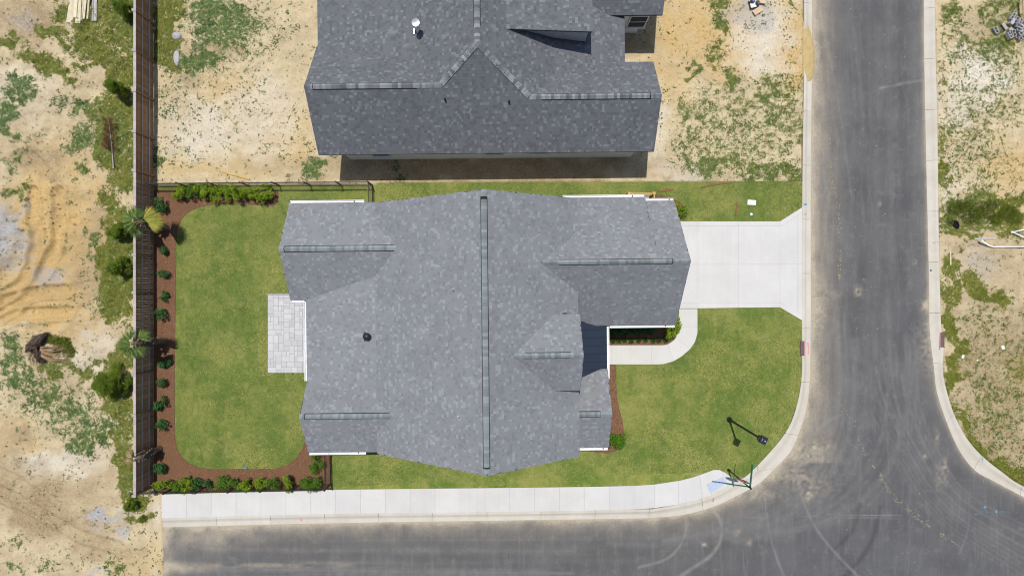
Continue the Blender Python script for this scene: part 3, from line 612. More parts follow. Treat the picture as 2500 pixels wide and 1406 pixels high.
# ------------------------------------------------------------ mulch beds
t = NT('bark_mulch'); pos = t.n('ShaderNodeNewGeometry').outputs['Position']
a = t.noise(22, 5, .75, vec=pos); b = t.noise(1.2, 3, vec=pos)
col = t.mix(t.step(a, .32, .7), (.085,.040,.024), (.235,.125,.070)); col = t.mix(t.math('MULTIPLY', t.step(b, .4, .7), .4), col, (.19,.105,.06))
col = t.mix(t.math('MULTIPLY', t.step(t.noise(60, 2, vec=pos), .68, .72), .6), col, (.42,.27,.15))
t.bump(a, .8, .04); M['mulch'] = t.fin(col, .95, .1)
M['chip'] = leafmat('bark_chip', (.10,.045,.025), (.34,.19,.10), .0, 3)
for k, (pg, lab) in enumerate(((BED_BACK, 'brown bark mulch bed curving along the wooden fence and back lawn'), (BED_FRONT, 'narrow mulch bed between the garage wall and curved walkway'), (BED_SE, 'mulch strip along the front wall beside the round shrub'), (BED_NE, 'small mulch bed by the timber frame at the garage'))):
    o = MB().prism([G(*p) for p in pg], -.1, .055).obj('mulch_bed', M['mulch']); tag(o, lab, 'mulch bed', kind='structure'); del o['category']
    xs_ = [p[0] for p in pg]; ys_ = [p[1] for p in pg]; A = (max(xs_)-min(xs_))*(max(ys_)-min(ys_)); n_ = int(min(A*.30, 60000))
    cx_ = RNG.uniform(min(xs_), max(xs_), n_); cy_ = RNG.uniform(min(ys_), max(ys_), n_); okk = pip(cx_, cy_, pg); cx_, cy_ = cx_[okk], cy_[okk]
    o2 = ob('bark_chips', blades(cx_, cy_, np.full(len(cx_), .057), .055, RNG.uniform(0, 1, len(cx_))**1.6, 1, .35, 'bark_chips', M['chip'], .22), o); o2['kind'] = 'stuff'

# ------------------------------------------------------------ concrete: slabs are pieces on a dark bed
def slabbed(name, bed_poly, slabs, mat, z0, z1, gap=.012):
    root = MB().prism([G(*p) for p in bed_poly], -.15, z1-.012).obj(name, M['joint']); tag(root, kind='structure')
    for sl in slabs:
        pts = [G(*p) for p in sl]; cx = sum(p[0] for p in pts)/len(pts); cy = sum(p[1] for p in pts)/len(pts)
        ins = []
        n = len(pts); ar = sum(pts[i][0]*pts[(i+1)%n][1]-pts[(i+1)%n][0]*pts[i][1] for i in range(n))
        if ar < 0: pts = pts[::-1]
        for i in range(n):                       # inset by the joint
            p0, p1, p2 = Vector(pts[i-1]), Vector(pts[i]), Vector(pts[(i+1)%n])
            d1 = (p1-p0).normalized(); d2 = (p2-p1).normalized(); n1_ = Vector((-d1.y, d1.x)); n2_ = Vector((-d2.y, d2.x)); bs = (n1_+n2_)
            bs = bs/ max(bs.dot(n1_), .4); ins.append((p1.x+bs.x*gap/2-cx, p1.y+bs.y*gap/2-cy))
        MB().prism(ins, z0-.0, z1+random.uniform(-.002, .002)).obj('slab', mat, root, (cx, cy, 0))
    return root
def interp_edge(E, x):
    for (x0, y0), (x1, y1) in zip(E[:-1], E[1:]):
        if x0 <= x <= x1: return y0+(y1-y0)*(x-x0)/(x1-x0)
    return E[-1][1]
cuts = [396+60.6*k for k in range(20)] + [1600,1655]
cuts = [c for c in cuts if c < 1590] + [1598,1656]
slabs = []
for a_, b_ in zip(cuts[:-1], cuts[1:]):
    slabs.append([(a_, interp_edge(SIDEWALK_T, a_)), (b_, interp_edge(SIDEWALK_T, b_)), (b_, interp_edge(SIDEWALK_B, b_)), (a_, interp_edge(SIDEWALK_B, a_))])
slabs += [[(1656,1172.5),(1690,1164),(1706,1158.5),(1716,1213.5),(1700,1219),(1656,1229)],[(1706,1158.5),(1719,1154),(1740,1146),(1755,1145.5),(1764,1150),(1764,1163),(1724,1182),(1733.6,1202),(1736,1207),(1716,1213.5)],
          [(1764,1150),(1769,1152),(1780,1160),(1796,1172),(1766,1191),(1736,1207),(1733.6,1202),(1773,1177),(1764,1163)]]
side = slabbed('sidewalk', SIDEWALK_T+SIDEWALK_B[::-1], slabs, M['concrete'], -.05, .075, .011)
slabs = []
for x0, x1 in ((1560,1703),(1703,1802),(1802,1903),(1903,1946),(1946,1957)):
    for y0, y1 in ((500,552),(552,645),(645,739),(739,790)):
        pl = clip_cell(DRIVE, x0, x1, y0, y1)
        if x0 >= 1903 and y0 in (552, 645, 500, 739):
            continue
        if len(pl) > 2: slabs.append(pl)
slabs += [[(1903,541),(1957,507),(1957,518),(1906,552),(1903,552)],[(1903,552),(1906,552),(1945,526),(1945,645),(1903,645)],[(1903,645),(1945,645),(1945,764),(1906,739),(1903,739)],[(1903,739),(1906,739),(1957,771),(1957,782),(1903,750)],[(1945,526),(1957,518),(1957,645),(1945,645)],[(1945,645),(1957,645),(1957,771),(1945,764)]]
drive = slabbed('driveway', DRIVE, slabs, M['concrete'], -.05, .07, .006)
slabs = [[WALK_OUT[0],WALK_OUT[1],WALK_IN[1],WALK_IN[0]],[WALK_OUT[1],WALK_OUT[2],WALK_OUT[3],WALK_OUT[4],WALK_IN[3],WALK_IN[2],WALK_IN[1]],[WALK_OUT[4],WALK_OUT[5],WALK_OUT[6],WALK_IN[6],WALK_IN[5],WALK_IN[4],WALK_IN[3]],
         [WALK_OUT[6],WALK_OUT[7],WALK_OUT[8],WALK_OUT[9],WALK_IN[9],WALK_IN[8],WALK_IN[7],WALK_IN[6]]] + [[WALK_OUT[k],WALK_OUT[k+1],WALK_IN[k+1],WALK_IN[k]] for k in (9,10,11)]
walk = slabbed('walkway', WALK_OUT+WALK_IN[::-1], slabs, M['concrete_walk'], -.05, .072, .007)

def curb(name, O, I, seclen, lab):
    O = catmull(O, 4); I = catmull(I, 4)
    root = empty(name, (0,0,0)); tag(root, lab, kind='structure')
    run = 0; cur = [(O[0], I[0])]; secs = []
    def L(a, b): return math.hypot(a[0]-b[0], a[1]-b[1])
    for k in range(1, len(O)):
        seg = L(O[k], O[k-1]); need = seclen-run
        a, b, c, d = O[k-1], O[k], I[k-1], I[k]; pos_ = 0
        while seg-pos_ > need:
            pos_ += need; t_ = pos_/seg
            pt = ((a[0]+(b[0]-a[0])*t_, a[1]+(b[1]-a[1])*t_), (c[0]+(d[0]-c[0])*t_, c[1]+(d[1]-c[1])*t_)); cur.append(pt); secs.append(cur); cur = [pt]; need = seclen
        run = seclen-need+seg-pos_; cur.append((b, d))
    secs.append(cur)
    prof = [(0,-.2),(0,.05),(.06,.068),(.26,.06),(.48,-.005),(.60,-.028),(1.0,-.030),(1.0,-.12)]
    for sc in secs:
        o0 = G(*sc[0][0]); o1 = G(*sc[-1][0]); mx, my = (o0[0]+o1[0])/2, (o0[1]+o1[1])/2; mb = MB(); vs = []
        if L(sc[0][0], sc[-1][0]) < 3: continue
        m = len(sc)
        for q, (o_, i_) in enumerate(sc):
            a_ = Vector(G(*o_)); b_ = Vector(G(*i_))
            if q in (0, m-1):
                nb = sc[1] if q == 0 else sc[m-2]; dv = (Vector(G(*nb[0]))-a_).normalized()*.008; a_ = a_+dv; b_ = b_+dv
            for f_, z_ in prof: vs.append((a_.x+(b_.x-a_.x)*f_-mx, a_.y+(b_.y-a_.y)*f_-my, z_))
        np_ = len(prof); fs = [(q*np_+k, q*np_+k+1, (q+1)*np_+k+1, (q+1)*np_+k) for q in range(m-1) for k in range(np_-1)]
        fs += [tuple(range(np_)), tuple(range((m-1)*np_, m*np_))[::-1]]
        mb.add(vs, fs); o = mb.obj('curb_section', M['curb'], root, (mx, my, 0))
        bm = bmesh.new(); bm.from_mesh(o.data); bmesh.ops.recalc_face_normals(bm, faces=bm.faces); bm.to_mesh(o.data); bm.free()
    return root
curb_l = curb('curb', CURB_L_OUT, CURB_L_IN, 132, 'rolled concrete curb bordering the corner lot')
curb_r = curb('curb', CURB_R_OUT, CURB_R_IN, 124, 'rolled concrete curb along the empty lot')

# patio of individual pavers
x0, x1, y0, y1 = PATIO
g0 = G(x0, y1); g1 = G(x1, y0)
root = MB().prism([(g0[0]-.02,g0[1]-.02),(g1[0],g0[1]-.02),(g1[0],g1[1]+.02),(g0[0]-.02,g1[1]+.02)], -.1, .035).obj('patio', M['joint']); tag(root, 'pale grey paver patio behind the house', kind='structure')
u = .149; nxp = int((g1[0]-g0[0])/u)+1; nyp = int((g1[1]-g0[1])/u)
occ = np.zeros((nyp, nxp), bool); rr = random.Random(5); shapes = [(2,3),(3,2),(2,2),(2,3),(1,2),(2,1),(3,2),(2,2)]
cache = {}
for jy in range(nyp):
    for ix in range(nxp):
        if occ[jy, ix]: continue
        opts = shapes[:]; rr.shuffle(opts); opts.append((1,1))
        for w, h in opts:
            if ix+w <= nxp and jy+h <= nyp and not occ[jy:jy+h, ix:ix+w].any(): break
        occ[jy:jy+h, ix:ix+w] = True
        if (w, h) not in cache: cache[(w, h)] = MB().bevbox(.004, w*u-.004, .004, h*u-.004, .0, .06, .005).mesh('paver', M['paver'])
        ob('paver', cache[(w, h)], root, (g0[0]+ix*u, g0[1]+jy*u, rr.uniform(-.002, .002)))

sp = []; nsp = 40
ring = catmull([(1956,60),(1966,45),(1978,70),(1988,110),(1991,150),(1986,190),(1975,205),(1960,196),(1956,150),(1955,100),(1956,60)], 4)[:-1]
cpt = G(1972,130); vs = []; rs_ = random.Random(4)
for f_, z_ in ((1.0,-.075),(.86,.03),(.6,.085),(.3,.095)):
    for x, y in ring:
        g_ = G(1972+(x-1972)*f_*rs_.uniform(.94,1.06), 130+(y-130)*f_*rs_.uniform(.96,1.04)); vs.append((g_[0]-cpt[0], g_[1]-cpt[1], z_+rs_.uniform(-.008,.012)))
m_ = len(ring); fs = [(i*m_+k, i*m_+(k+1)%m_, (i+1)*m_+(k+1)%m_, (i+1)*m_+k) for i in range(3) for k in range(m_)]+[tuple(range(3*m_, 4*m_))]
mb = MB().add(vs, fs); o = mb.obj('sand_spill', simple('spilled_sand', (.50,.385,.185), (.42,.31,.14), 5, .95, .5, bdist=.03), None, (cpt[0], cpt[1], 0), smooth=True); tag(o, 'ochre sand spilled over the left curb near the top', kind='structure')
bm = bmesh.new(); bm.from_mesh(o.data); bmesh.ops.recalc_face_normals(bm, faces=bm.faces); bm.to_mesh(o.data); bm.free()
# ------------------------------------------------------------ houses
TH = 0.0105
def loc(px, py, z):
    X, Y, _ = P(px, py, z); c, s = math.cos(TH), math.sin(TH); return (X*c+Y*s, -X*s+Y*c)
class Plane:
    def __init__(s, u0, u1, v0, v1, side, ze, slope, poly=None, shing=True, deck=True):
        s.u0, s.u1, s.v0, s.v1, s.side, s.ze, s.k = u0, u1, v0, v1, side, ze, slope
        s.poly = poly or [(u0,v0),(u1,v0),(u1,v1),(u0,v1)]; s.shing = shing; s.deck = deck
        d = {'W': (1,0), 'E': (-1,0), 'N': (0,-1), 'S': (0,1)}[side]; a = (d[1], -d[0])
        o = {'W': (u0,v1), 'E': (u1,v0), 'N': (u1,v1), 'S': (u0,v0)}[side]
        s.o = np.array(o); s.a = np.array(a, float); s.d = np.array(d, float)
        s.w = (v1-v0) if side in 'WE' else (u1-u0); s.run = (u1-u0) if side in 'WE' else (v1-v0)
        L = math.hypot(1, slope); s.L = L
        s.up = np.array([d[0]/L, d[1]/L, slope/L]); s.al = np.array([a[0], a[1], 0.0]); s.nrm = np.cross(s.al, s.up)
    def z(s, u, v): return s.ze + s.k*((np.asarray(u)-s.o[0])*s.d[0]+(np.asarray(v)-s.o[1])*s.d[1])
    def org(s): return np.array([s.o[0], s.o[1], s.ze])

WID = [.085, .12, .165]; TONES = [.12, .42, .56, .92]
EXPO = .143
def tab_geo(w, h):
    # local frame: x along eave, y up slope, z normal
    V = np.array([(0.001,0,h),(w-.001,0,h),(w-.001,EXPO*1.12,.002),(0.001,EXPO*1.12,.002),(0.001,0,0),(w-.001,0,0)])
    return V, [(0,1,2,3),(4,5,1,0)], [(4,0,3),(5,2,1)]
def house_roof(root, planes, mat_s, mat_deck, near_n=300, thick=.14, tone_p=(.16,.42,.28,.14)):
    mb = MB()
    for p in planes:
        if not p.deck: continue
        top = [(u, v, float(p.z(u, v))) for u, v in p.poly]; n = len(top); bot = [(u, v, z-thick) for u, v, z in top]
        a = sum(top[i][0]*top[(i+1)%n][1]-top[(i+1)%n][0]*top[i][1] for i in range(n))
        if a < 0: top.reverse(); bot.reverse()
        mb.add(top+bot, [tuple(range(n)), tuple(range(2*n-1, n-1, -1))]+[(i+n,(i+1)%n+n,(i+1)%n,i) for i in range(n)])
    roof = mb.obj('roof', mat_deck, root, (-root['cx'], -root['cy'], 0))
    rec = []
    for pi, p in enumerate(planes):
        if not p.shing: continue
        Ls = p.run*p.L; n = int(Ls/EXPO)+1
        for c in range(n):
            x = -random.uniform(0, .2); run = random.random() < .5
            while x < p.w:
                wi = random.choice((0,1,1,2,2)); w = WID[wi]
                lx = max(x, 0); x2 = min(x+w, p.w)
                ti = random.choices(range(4), tone_p)[0]
                if x2-lx > .05: rec.append((pi, lx, x2-lx, c*EXPO, wi if x2-lx > w-.001 else -1, ti))
                x += w
    R = np.array(rec); out_keep = np.zeros(len(R), bool); CEN = np.zeros((len(R), 3))
    for pi, p in enumerate(planes):
        m = R[:, 0] == pi
        if not m.any(): continue
        r = R[m]; c = p.org()+np.outer(r[:, 1]+r[:, 2]/2, p.al)+np.outer(r[:, 3]+EXPO*.5, p.up)
        k = pip(c[:, 0], c[:, 1], p.poly) & (r[:, 3]+EXPO*.7 < p.run*p.L)
        for qi, q in enumerate(planes):
            if qi == pi: continue
            k &= ~(pip(c[:, 0], c[:, 1], q.poly) & (q.z(c[:, 0], c[:, 1]) > c[:, 2]+.10))
        out_keep[m] = k; CEN[m] = c
    R, CEN = R[out_keep], CEN[out_keep]
    # the pieces that show largest: nearest to the camera and facing it, full width
    cw, sw = math.cos(TH), math.sin(TH)
    wxy = np.stack([CEN[:, 0]*cw-CEN[:, 1]*sw, CEN[:, 0]*sw+CEN[:, 1]*cw], -1)
    infr = (np.abs(wxy[:, 0])*F/(H-CEN[:, 2]) < 1240) & (np.abs(wxy[:, 1])*F/(H-CEN[:, 2]) < 695)
    score = R[:, 2]*(CEN[:, 2]+2) - 100*((R[:, 4] < 0) | ~infr)
    order = np.argsort(-score); single = np.zeros(len(R), bool); single[order[:near_n]] = True
    Vs, Qs, Ts, tq, tt = [], [], [], [], []; nv = 0
    for pi, p in enumerate(planes):
        m = (R[:, 0] == pi) & ~single
        if not m.any(): continue
        r = R[m]; n = len(r); lift = np.where(r[:, 5] == 3, .0085, .0068)+RNG.uniform(0, .0005, n)
        loc_ = np.zeros((n, 6, 3)); w = r[:, 2]
        loc_[:, 0] = np.stack([0*w+.001, 0*w, lift], -1); loc_[:, 1] = np.stack([w-.001, 0*w, lift], -1)
        loc_[:, 2] = np.stack([w-.001, 0*w+EXPO*1.12, 0*w+.002], -1); loc_[:, 3] = np.stack([0*w+.001, 0*w+EXPO*1.12, 0*w+.002], -1)
        loc_[:, 4] = np.stack([0*w+.001, 0*w, 0*w], -1); loc_[:, 5] = np.stack([w-.001, 0*w, 0*w], -1)
        loc_[:, :, 0] += r[:, 1:2]; loc_[:, :, 1] += r[:, 3:4]
        W = p.org()+loc_[:, :, 0:1]*p.al+loc_[:, :, 1:2]*p.up+loc_[:, :, 2:3]*p.nrm
        base = (np.arange(n)*6+nv)[:, None]
        Vs.append(W.reshape(-1, 3)); Qs.append(np.concatenate([base+np.array([0,1,2,3]), base+np.array([4,5,1,0])])); Ts.append(np.concatenate([base+np.array([4,0,3]), base+np.array([5,2,1])]))
        tn = np.array(TONES)[r[:, 5].astype(int)]+RNG.uniform(-.08, .08, n); tq.append(np.concatenate([tn, tn*.85])); tt.append(np.concatenate([tn*.85, tn*.85])); nv += n*6
    # butt and side faces carry a lower tone; order: quads of every plane first, then triangles
    me = mesh_np('shingle_field', np.concatenate(Vs), np.concatenate(Qs), np.concatenate(Ts), mat_s, {'tone': np.concatenate(tq+tt)})
    fo = ob('shingle_field', me, roof); fo['kind'] = 'stuff'
    cache = {}
    for k in np.nonzero(single)[0]:
        pi, s0, w, t0, wi, ti = R[k]; p = planes[int(pi)]; key = (int(wi), int(ti))
        if key not in cache:
            V, Q, T = tab_geo(WID[key[0]], .0085 if key[1] == 3 else .0070)
            cache[key] = mesh_np('shingle', V, Q, T, mat_s, {'tone': [TONES[key[1]], TONES[key[1]]*.6, TONES[key[1]]*.6, TONES[key[1]]*.6]})
        o3 = p.org()+p.al*s0+p.up*t0
        Mx = Matrix(((p.al[0],p.up[0],p.nrm[0],o3[0]),(p.al[1],p.up[1],p.nrm[1],o3[1]),(p.al[2],p.up[2],p.nrm[2],o3[2]),(0,0,0,1)))
        ob('shingle', cache[key], roof, mw=Mx)
    return roof
def ridge(roof, a, b, k1, k2, mat, vent=None, halfw=.15, expo=.145, lift=.03):
    """cap pieces along a ridge a->b; k1/k2 slopes each side (left, right of travel); vent=(t0,t1) fraction with a raised dark vent"""
    a = Vector(a); b = Vector(b); d = (b-a); L = d.length; d.normalize()
    side = Vector((d.y, -d.x, 0)).normalized()
    l1 = math.hypot(1, k1); l2 = math.hypot(1, k2)
    def cap(h):
        pl = -side*halfw/l1 - Vector((0,0,k1*halfw/l1)); pr = side*halfw/l2 - Vector((0,0,k2*halfw/l2))
        e = d*expo*1.25
        vs = [pl+Vector((0,0,h)), Vector((0,0,h+.006)), pr+Vector((0,0,h)), pl+e+Vector((0,0,h-.012)), e+Vector((0,0,h-.006)), pr+e+Vector((0,0,h-.012)), pl, pr]
        return MB().add(vs, [(0,1,4,3),(1,2,5,4),(6,7,2,1,0)][:2]+[(0,6,1),(1,7,2)]).mesh('ridge_cap', mat)
    m_hi, m_lo = cap(lift+.022), cap(.026)
    n = int(L/expo)
    for i in range(n):
        t = i/n; hi = vent and vent[0] <= t <= vent[1]
        ob('ridge_cap', m_hi if hi else m_lo, roof, tuple(a+d*(i*expo)))
    if vent:
        h2 = halfw+.035
        p0 = a+d*L*vent[0]; p1 = a+d*L*vent[1]
        pl = -side*h2/l1 - Vector((0,0,k1*h2/l1-lift)); pr = side*h2/l2 - Vector((0,0,k2*h2/l2-lift)); c = Vector((0,0,lift)); dn = Vector((0,0,-lift))
        vs = []
        for q in (p0, p1): vs += [q+pl, q+c, q+pr, q+pl+dn, q+pr+dn]
        MB().add(vs, [(0,1,6,5),(1,2,7,6),(3,0,5,8),(2,4,9,7),(0,3,4,2,1),(5,6,7,9,8)]).obj('ridge_vent', M['vent_dark'], roof)
def gutter(root, a, b, z, out, hang=1.3, spout=True):
    """white open trough from a to b (u,v); out = outward unit (u,v)"""
    a = Vector((a[0], a[1], z)); b = Vector((b[0], b[1], z)); d = (b-a); L = d.length; d.normalize(); o = Vector((out[0], out[1], 0))
    prof = [(0,.0),(0,-.11),(.09,-.11),(.125,-.03),(.125,.0),(.105,.0),(.105,-.03),(.08,-.095),(.012,-.095),(.012,.0)]
    vs = [a+o*x+Vector((0,0,y)) for x, y in prof]+[b+o*x+Vector((0,0,y)) for x, y in prof]; n = len(prof)
    mb = MB().add(vs, [(i,(i+1)%n,(i+1)%n+n,i+n) for i in range(n)]+[tuple(range(n))[::-1], tuple(range(n,2*n))])
    for q in (a, b): mb.add([q+o*x+Vector((0,0,y)) for x, y in ((.0,0),(.0,-.11),(.1,-.11),(.125,0))], [(0,1,2,3)])
    g = mb.obj('gutter', M['trim'], root, (-root['cx'], -root['cy'], 0))
    bm = bmesh.new(); bm.from_mesh(g.data); bmesh.ops.recalc_face_normals(bm, faces=bm.faces); bm.to_mesh(g.data); bm.free()
    k = int(L/hang)
    for i in range(1, k+1):
        q = a+d*(L*i/(k+1))
        s_ = MB(); vs = [q-d*.012+o*.0, q+d*.012+o*.0, q+d*.012+o*.12, q-d*.012+o*.12]; vs = [v+Vector((0,0,.004)) for v in vs]
        s_.add(vs+[v+Vector((0,0,-.008)) for v in vs], [(0,1,2,3),(7,6,5,4),(0,4,5,1),(1,5,6,2),(2,6,7,3),(3,7,4,0)]).obj('hanger', M['trim'], g)
    if spout:
        q = a+d*(L*.86)
        hb = MB().cyl(q+o*.055+Vector((0,0,-.0945)), q+o*.055+Vector((0,0,-.09)), .035, n=10); hb.obj('outlet', M['hole_shade'], g)
        MB().box(q.x-.035, q.x+.035, q.y-.035, q.y+.035, .1, z-.112, Matrix.Translation((-out[0]*.12+out[0]*.055, -out[1]*.12+out[1]*.055, 0))).obj('downspout', M['trim'], root, (-root['cx'], -root['cy'], 0))
    return g
def wallbox(mb, u0, u1, v0, v1, z1, gable=None, zr=0, zb=-.1):
    """walls with an optional gable: gable='u' ridge along u (apex line at mid v given) or 'v'"""
    if gable is None: mb.box(u0, u1, v0, v1, zb, z1); return
    if gable[0] == 'u':
        vr = gable[1]; vs = [(u0,v0,zb),(u0,v1,zb),(u0,v1,z1),(u0,vr,zr),(u0,v0,z1)]; vs += [(u1,)+p[1:] for p in vs]
    else:
        ur_ = gable[1]; vs = [(u0,v0,zb),(u1,v0,zb),(u1,v0,z1),(ur_,v0,zr),(u0,v0,z1)]; vs += [(p[0],v1,p[2]) for p in vs]
    fs = [(0,1,2,3,4),(9,8,7,6,5)]+[(i,i+5,(i+1)%5+5,(i+1)%5) for i in range(5)]
    b = len(mb.v); mb.add(vs, fs)
def window(root, c, w, h, zc, nrm, arch=False):
    """framed window in a wall at (u,v), facing nrm (u,v)"""
    n = Vector((nrm[0], nrm[1], 0)); t_ = Vector((-n.y, n.x, 0)); c0 = Vector((c[0], c[1], zc)); up = Vector((0,0,1))
    def bar(mb, a0, a1, b0, b1, d0, d1):
        vs = [c0+t_*a+up*b+n*d for d in (d0, d1) for a, b in ((a0,b0),(a1,b0),(a1,b1),(a0,b1))]
        mb.add(vs, [(3,2,1,0),(4,5,6,7),(0,1,5,4),(1,2,6,5),(2,3,7,6),(3,0,4,7)])
    off = (-root['cx'], -root['cy'], 0)
    mb = MB(); e = .06
    bar(mb, -w/2, w/2, -h/2, -h/2+e, -.02, .05); bar(mb, -w/2, w/2, h/2-e, h/2, -.02, .05); bar(mb, -w/2, -w/2+e, -h/2+e, h/2-e, -.02, .05); bar(mb, w/2-e, w/2, -h/2+e, h/2-e, -.02, .05); bar(mb, -w/2+e, w/2-e, -.02, .02, -.02, .045)
    o = mb.obj('window', M['frame'], root, off)
    mb = MB(); bar(mb, -w/2+e, w/2-e, -h/2+e, h/2-e, .0, .02); mb.obj('pane', M['glass'], o)
    mb = MB(); bar(mb, -w/2-.05, w/2+.05, -h/2-.05, -h/2-.003, .0, .09); mb.obj('sill', M['frame'], o)

# ---------- the finished corner house
h1 = empty('house', (0,0,0)); 
cu, cv = -2.2, -1.9
h1['cx'], h1['cy'] = cu, cv
h1.location = (cu*math.cos(TH)-cv*math.sin(TH), cu*math.sin(TH)+cv*math.cos(TH), 0); h1.rotation_euler = (0,0,TH)
tag(h1, 'finished corner house with pale grey shingle roof and white gutters', 'house')
zr = 8.35; km = .72
(ua, vt), (ub, vb) = loc(1181,462,zr), loc(1188,1162,zr); ur = (ua+ub)/2
uW = loc(748,830,3.6)[0]; kp = .20; zP = 3.6
ubk = (zP - kp*uW - zr + km*ur)/(km-kp); zbk = zP+kp*(ubk-uW)      # where the porch pitch meets the main pitch
uE = .1*(H-5.2)+.02; zE = zr-km*(uE-ur)
pm_w = Plane(ubk, ur, vb, vt, 'W', zbk, km); pm_e = Plane(ur, uE, vb, vt, 'E', zE, km)
# wings
zNW = 5.2; uNW, vNW = loc(680,608,zNW); vNWn = loc(797,495,3.6)[1]; vNWs = loc(728,732,3.6)[1]; kNWn = (zNW-3.6)/(vNWn-vNW); kNWs = (zNW-3.6)/(vNW-vNWs)
zSW = 4.95; uSW, vSW = loc(730,1017,zSW); vSWs = loc(820,1104,3.6)[1]; vSWn = loc(748,928,3.6)[1]; kSWs = (zSW-3.6)/(vSW-vSWs); kSWn = (zSW-3.6)/(vSWn-vSW)
zNE = 6.55; uNE, vNE = loc(1687,637,zNE); vNEn2 = loc(1610,490,3.6)[1]; vNEn1 = loc(1480,481,3.5)[1]; vNEs = loc(1560,794,3.6)[1]; kNEn = (zNE-3.6)/(vNEn2-vNE); kNEs = (zNE-3.6)/(vNE-vNEs)
uST = loc(1576,486,3.6)[0]; zN1 = zNE-kNEn*(vNEn1-vNE)
zEN = 7.5; uEN, vEN = loc(1425,867,zEN); vENn = loc(1380,767,6.1)[1]; vENs = loc(1400,953,6.1)[1]; kENn = (zEN-6.1)/(vENn-vEN); kENs = (zEN-6.1)/(vEN-vENs)
zSE = 4.95; uSE, vSE = loc(1495,1011,zSE); vSEs = loc(1450,1093,3.6)[1]; kSEs = (zSE-3.6)/(vSE-vSEs); vSEn = vSE+(zSE-3.55)/kSEs
uM = loc(1482,850,3.45)[0]; kmt = .28
pm_porch = Plane(uW, ubk+.25, vSW, vNW, 'W', zP, kp)
planes1 = [pm_w, pm_e, pm_porch,
  Plane(uNW, -4.6, vNW, vNWn, 'N', 3.6, kNWn), Plane(uNW, -4.6, vNWs, vNW, 'S', 3.6, kNWs),
  Plane(uSW, -5.0, vSW, vSWn, 'N', 3.6, kSWn), Plane(uSW, -5.0, vSWs, vSW, 'S', 3.6, kSWs),
  Plane(.9, uST, vNE, vNEn1, 'N', zN1, kNEn), Plane(uST, uNE, vNE, vNEn2, 'N', 3.6, kNEn), Plane(.9, uNE, vNEs, vNE, 'S', 3.6, kNEs),
  Plane(-.1, uEN, vEN, vENn, 'N', 6.1, kENn), Plane(-.1, uEN, vENs, vEN, 'S', 6.1, kENs),
  Plane(uE-.75, uSE, vSE, vSEn, 'N', 3.55, kSEs), Plane(uE-.75, uSE, vSEs, vSE, 'S', 3.6, kSEs)]
metal = Plane(uE-.35, uM, vSEn-.55, vNEs+.75, 'E', 3.45, kmt, shing=False, deck=False)
roof1 = house_roof(h1, planes1+[metal], M['shingle1'], M['deck1'])
# navy standing-seam porch roof
offs = (-cu, -cv, 0)
me_ = MB(); tp = [(u, v, float(metal.z(u, v))) for u, v in metal.poly]
me_.add(tp+[(u,v,z-.08) for u,v,z in tp], [(0,1,2,3),(7,6,5,4),(0,4,5,1),(1,5,6,2),(2,6,7,3),(3,7,4,0)])
mroof = me_.obj('porch_roof', M['metal_roof'], h1, offs)
nv_ = 9
for i in range(nv_):
    v = metal.v0+.12+(metal.v1-metal.v0-.24)*i/(nv_-1); z0, z1 = float(metal.z(metal.u0, v)), float(metal.z(metal.u1, v))
    MB().add([(metal.u0,v-.012,z0),(metal.u0,v+.012,z0),(metal.u1,v+.012,z1),(metal.u1,v-.012,z1),(metal.u0,v-.012,z0+.045),(metal.u0,v+.012,z0+.045),(metal.u1,v+.012,z1+.045),(metal.u1,v-.012,z1+.045)],
        [(3,2,1,0),(4,5,6,7),(0,1,5,4),(1,2,6,5),(2,3,7,6),(3,0,4,7)]).obj('standing_seam', M['metal_roof'], mroof)
ridge(roof1, (ur, vt, zr), (ur, vb, zr), km, km, M['cap1'], (.025,.975), .155)
ridge(roof1, (uNW, vNW, zNW), (-5.2, vNW, zNW), kNWn, kNWs, M['cap1'], (.04,.93), .15)
ridge(roof1, (uSW, vSW, zSW), (-5.55, vSW, zSW), kSWn, kSWs, M['cap1'], (.05,.9), .15)
ridge(roof1, (uNE, vNE, zNE), (1.35, vNE, zNE), kNEs, kNEn, M['cap1'], (.12,.88), .15)
ridge(roof1, (uEN, vEN, zEN), (.1, vEN, zEN), kENs, kENn, M['cap1'], (.19,.85), .15)
ridge(roof1, (uSE, vSE, zSE), (uE-.25, vSE, zSE), kSEs, kSEs, M['cap1'], (.3,.95), .15)
# gutters
gutter(h1, (uNW+.03, vNWn), (loc(889,493,3.6)[0], vNWn), 3.57, (0,1))
gutter(h1, (uNW+.03, vNWs), (uW-.02, vNWs), 3.57, (0,-1))
gutter(h1, (uW, vNWs-.02), (uW, loc(748,930,3.6)[1]), zP-.03, (-1,0), spout=False)
gutter(h1, (uSW+.03, vSWs), (loc(893,1104,3.6)[0], vSWs), 3.57, (0,-1))
gutter(h1, (loc(1374,480,3.5)[0], vNEn1), (uST-.01, vNEn1), zN1-.03, (0,1))
gutter(h1, (uST+.01, vNEn2), (uNE-.04, vNEn2), 3.57, (0,1))
gutter(h1, (uM+.13, vNEs), (uNE-.04, vNEs), 3.57, (0,-1))
gutter(h1, (uM, loc(1484,925,3.45)[1]), (uM, vNEs-.02), 3.42, (1,0), spout=False)
gutter(h1, (uE+.02, vSEs), (uSE-.04, vSEs), 3.57, (0,-1))
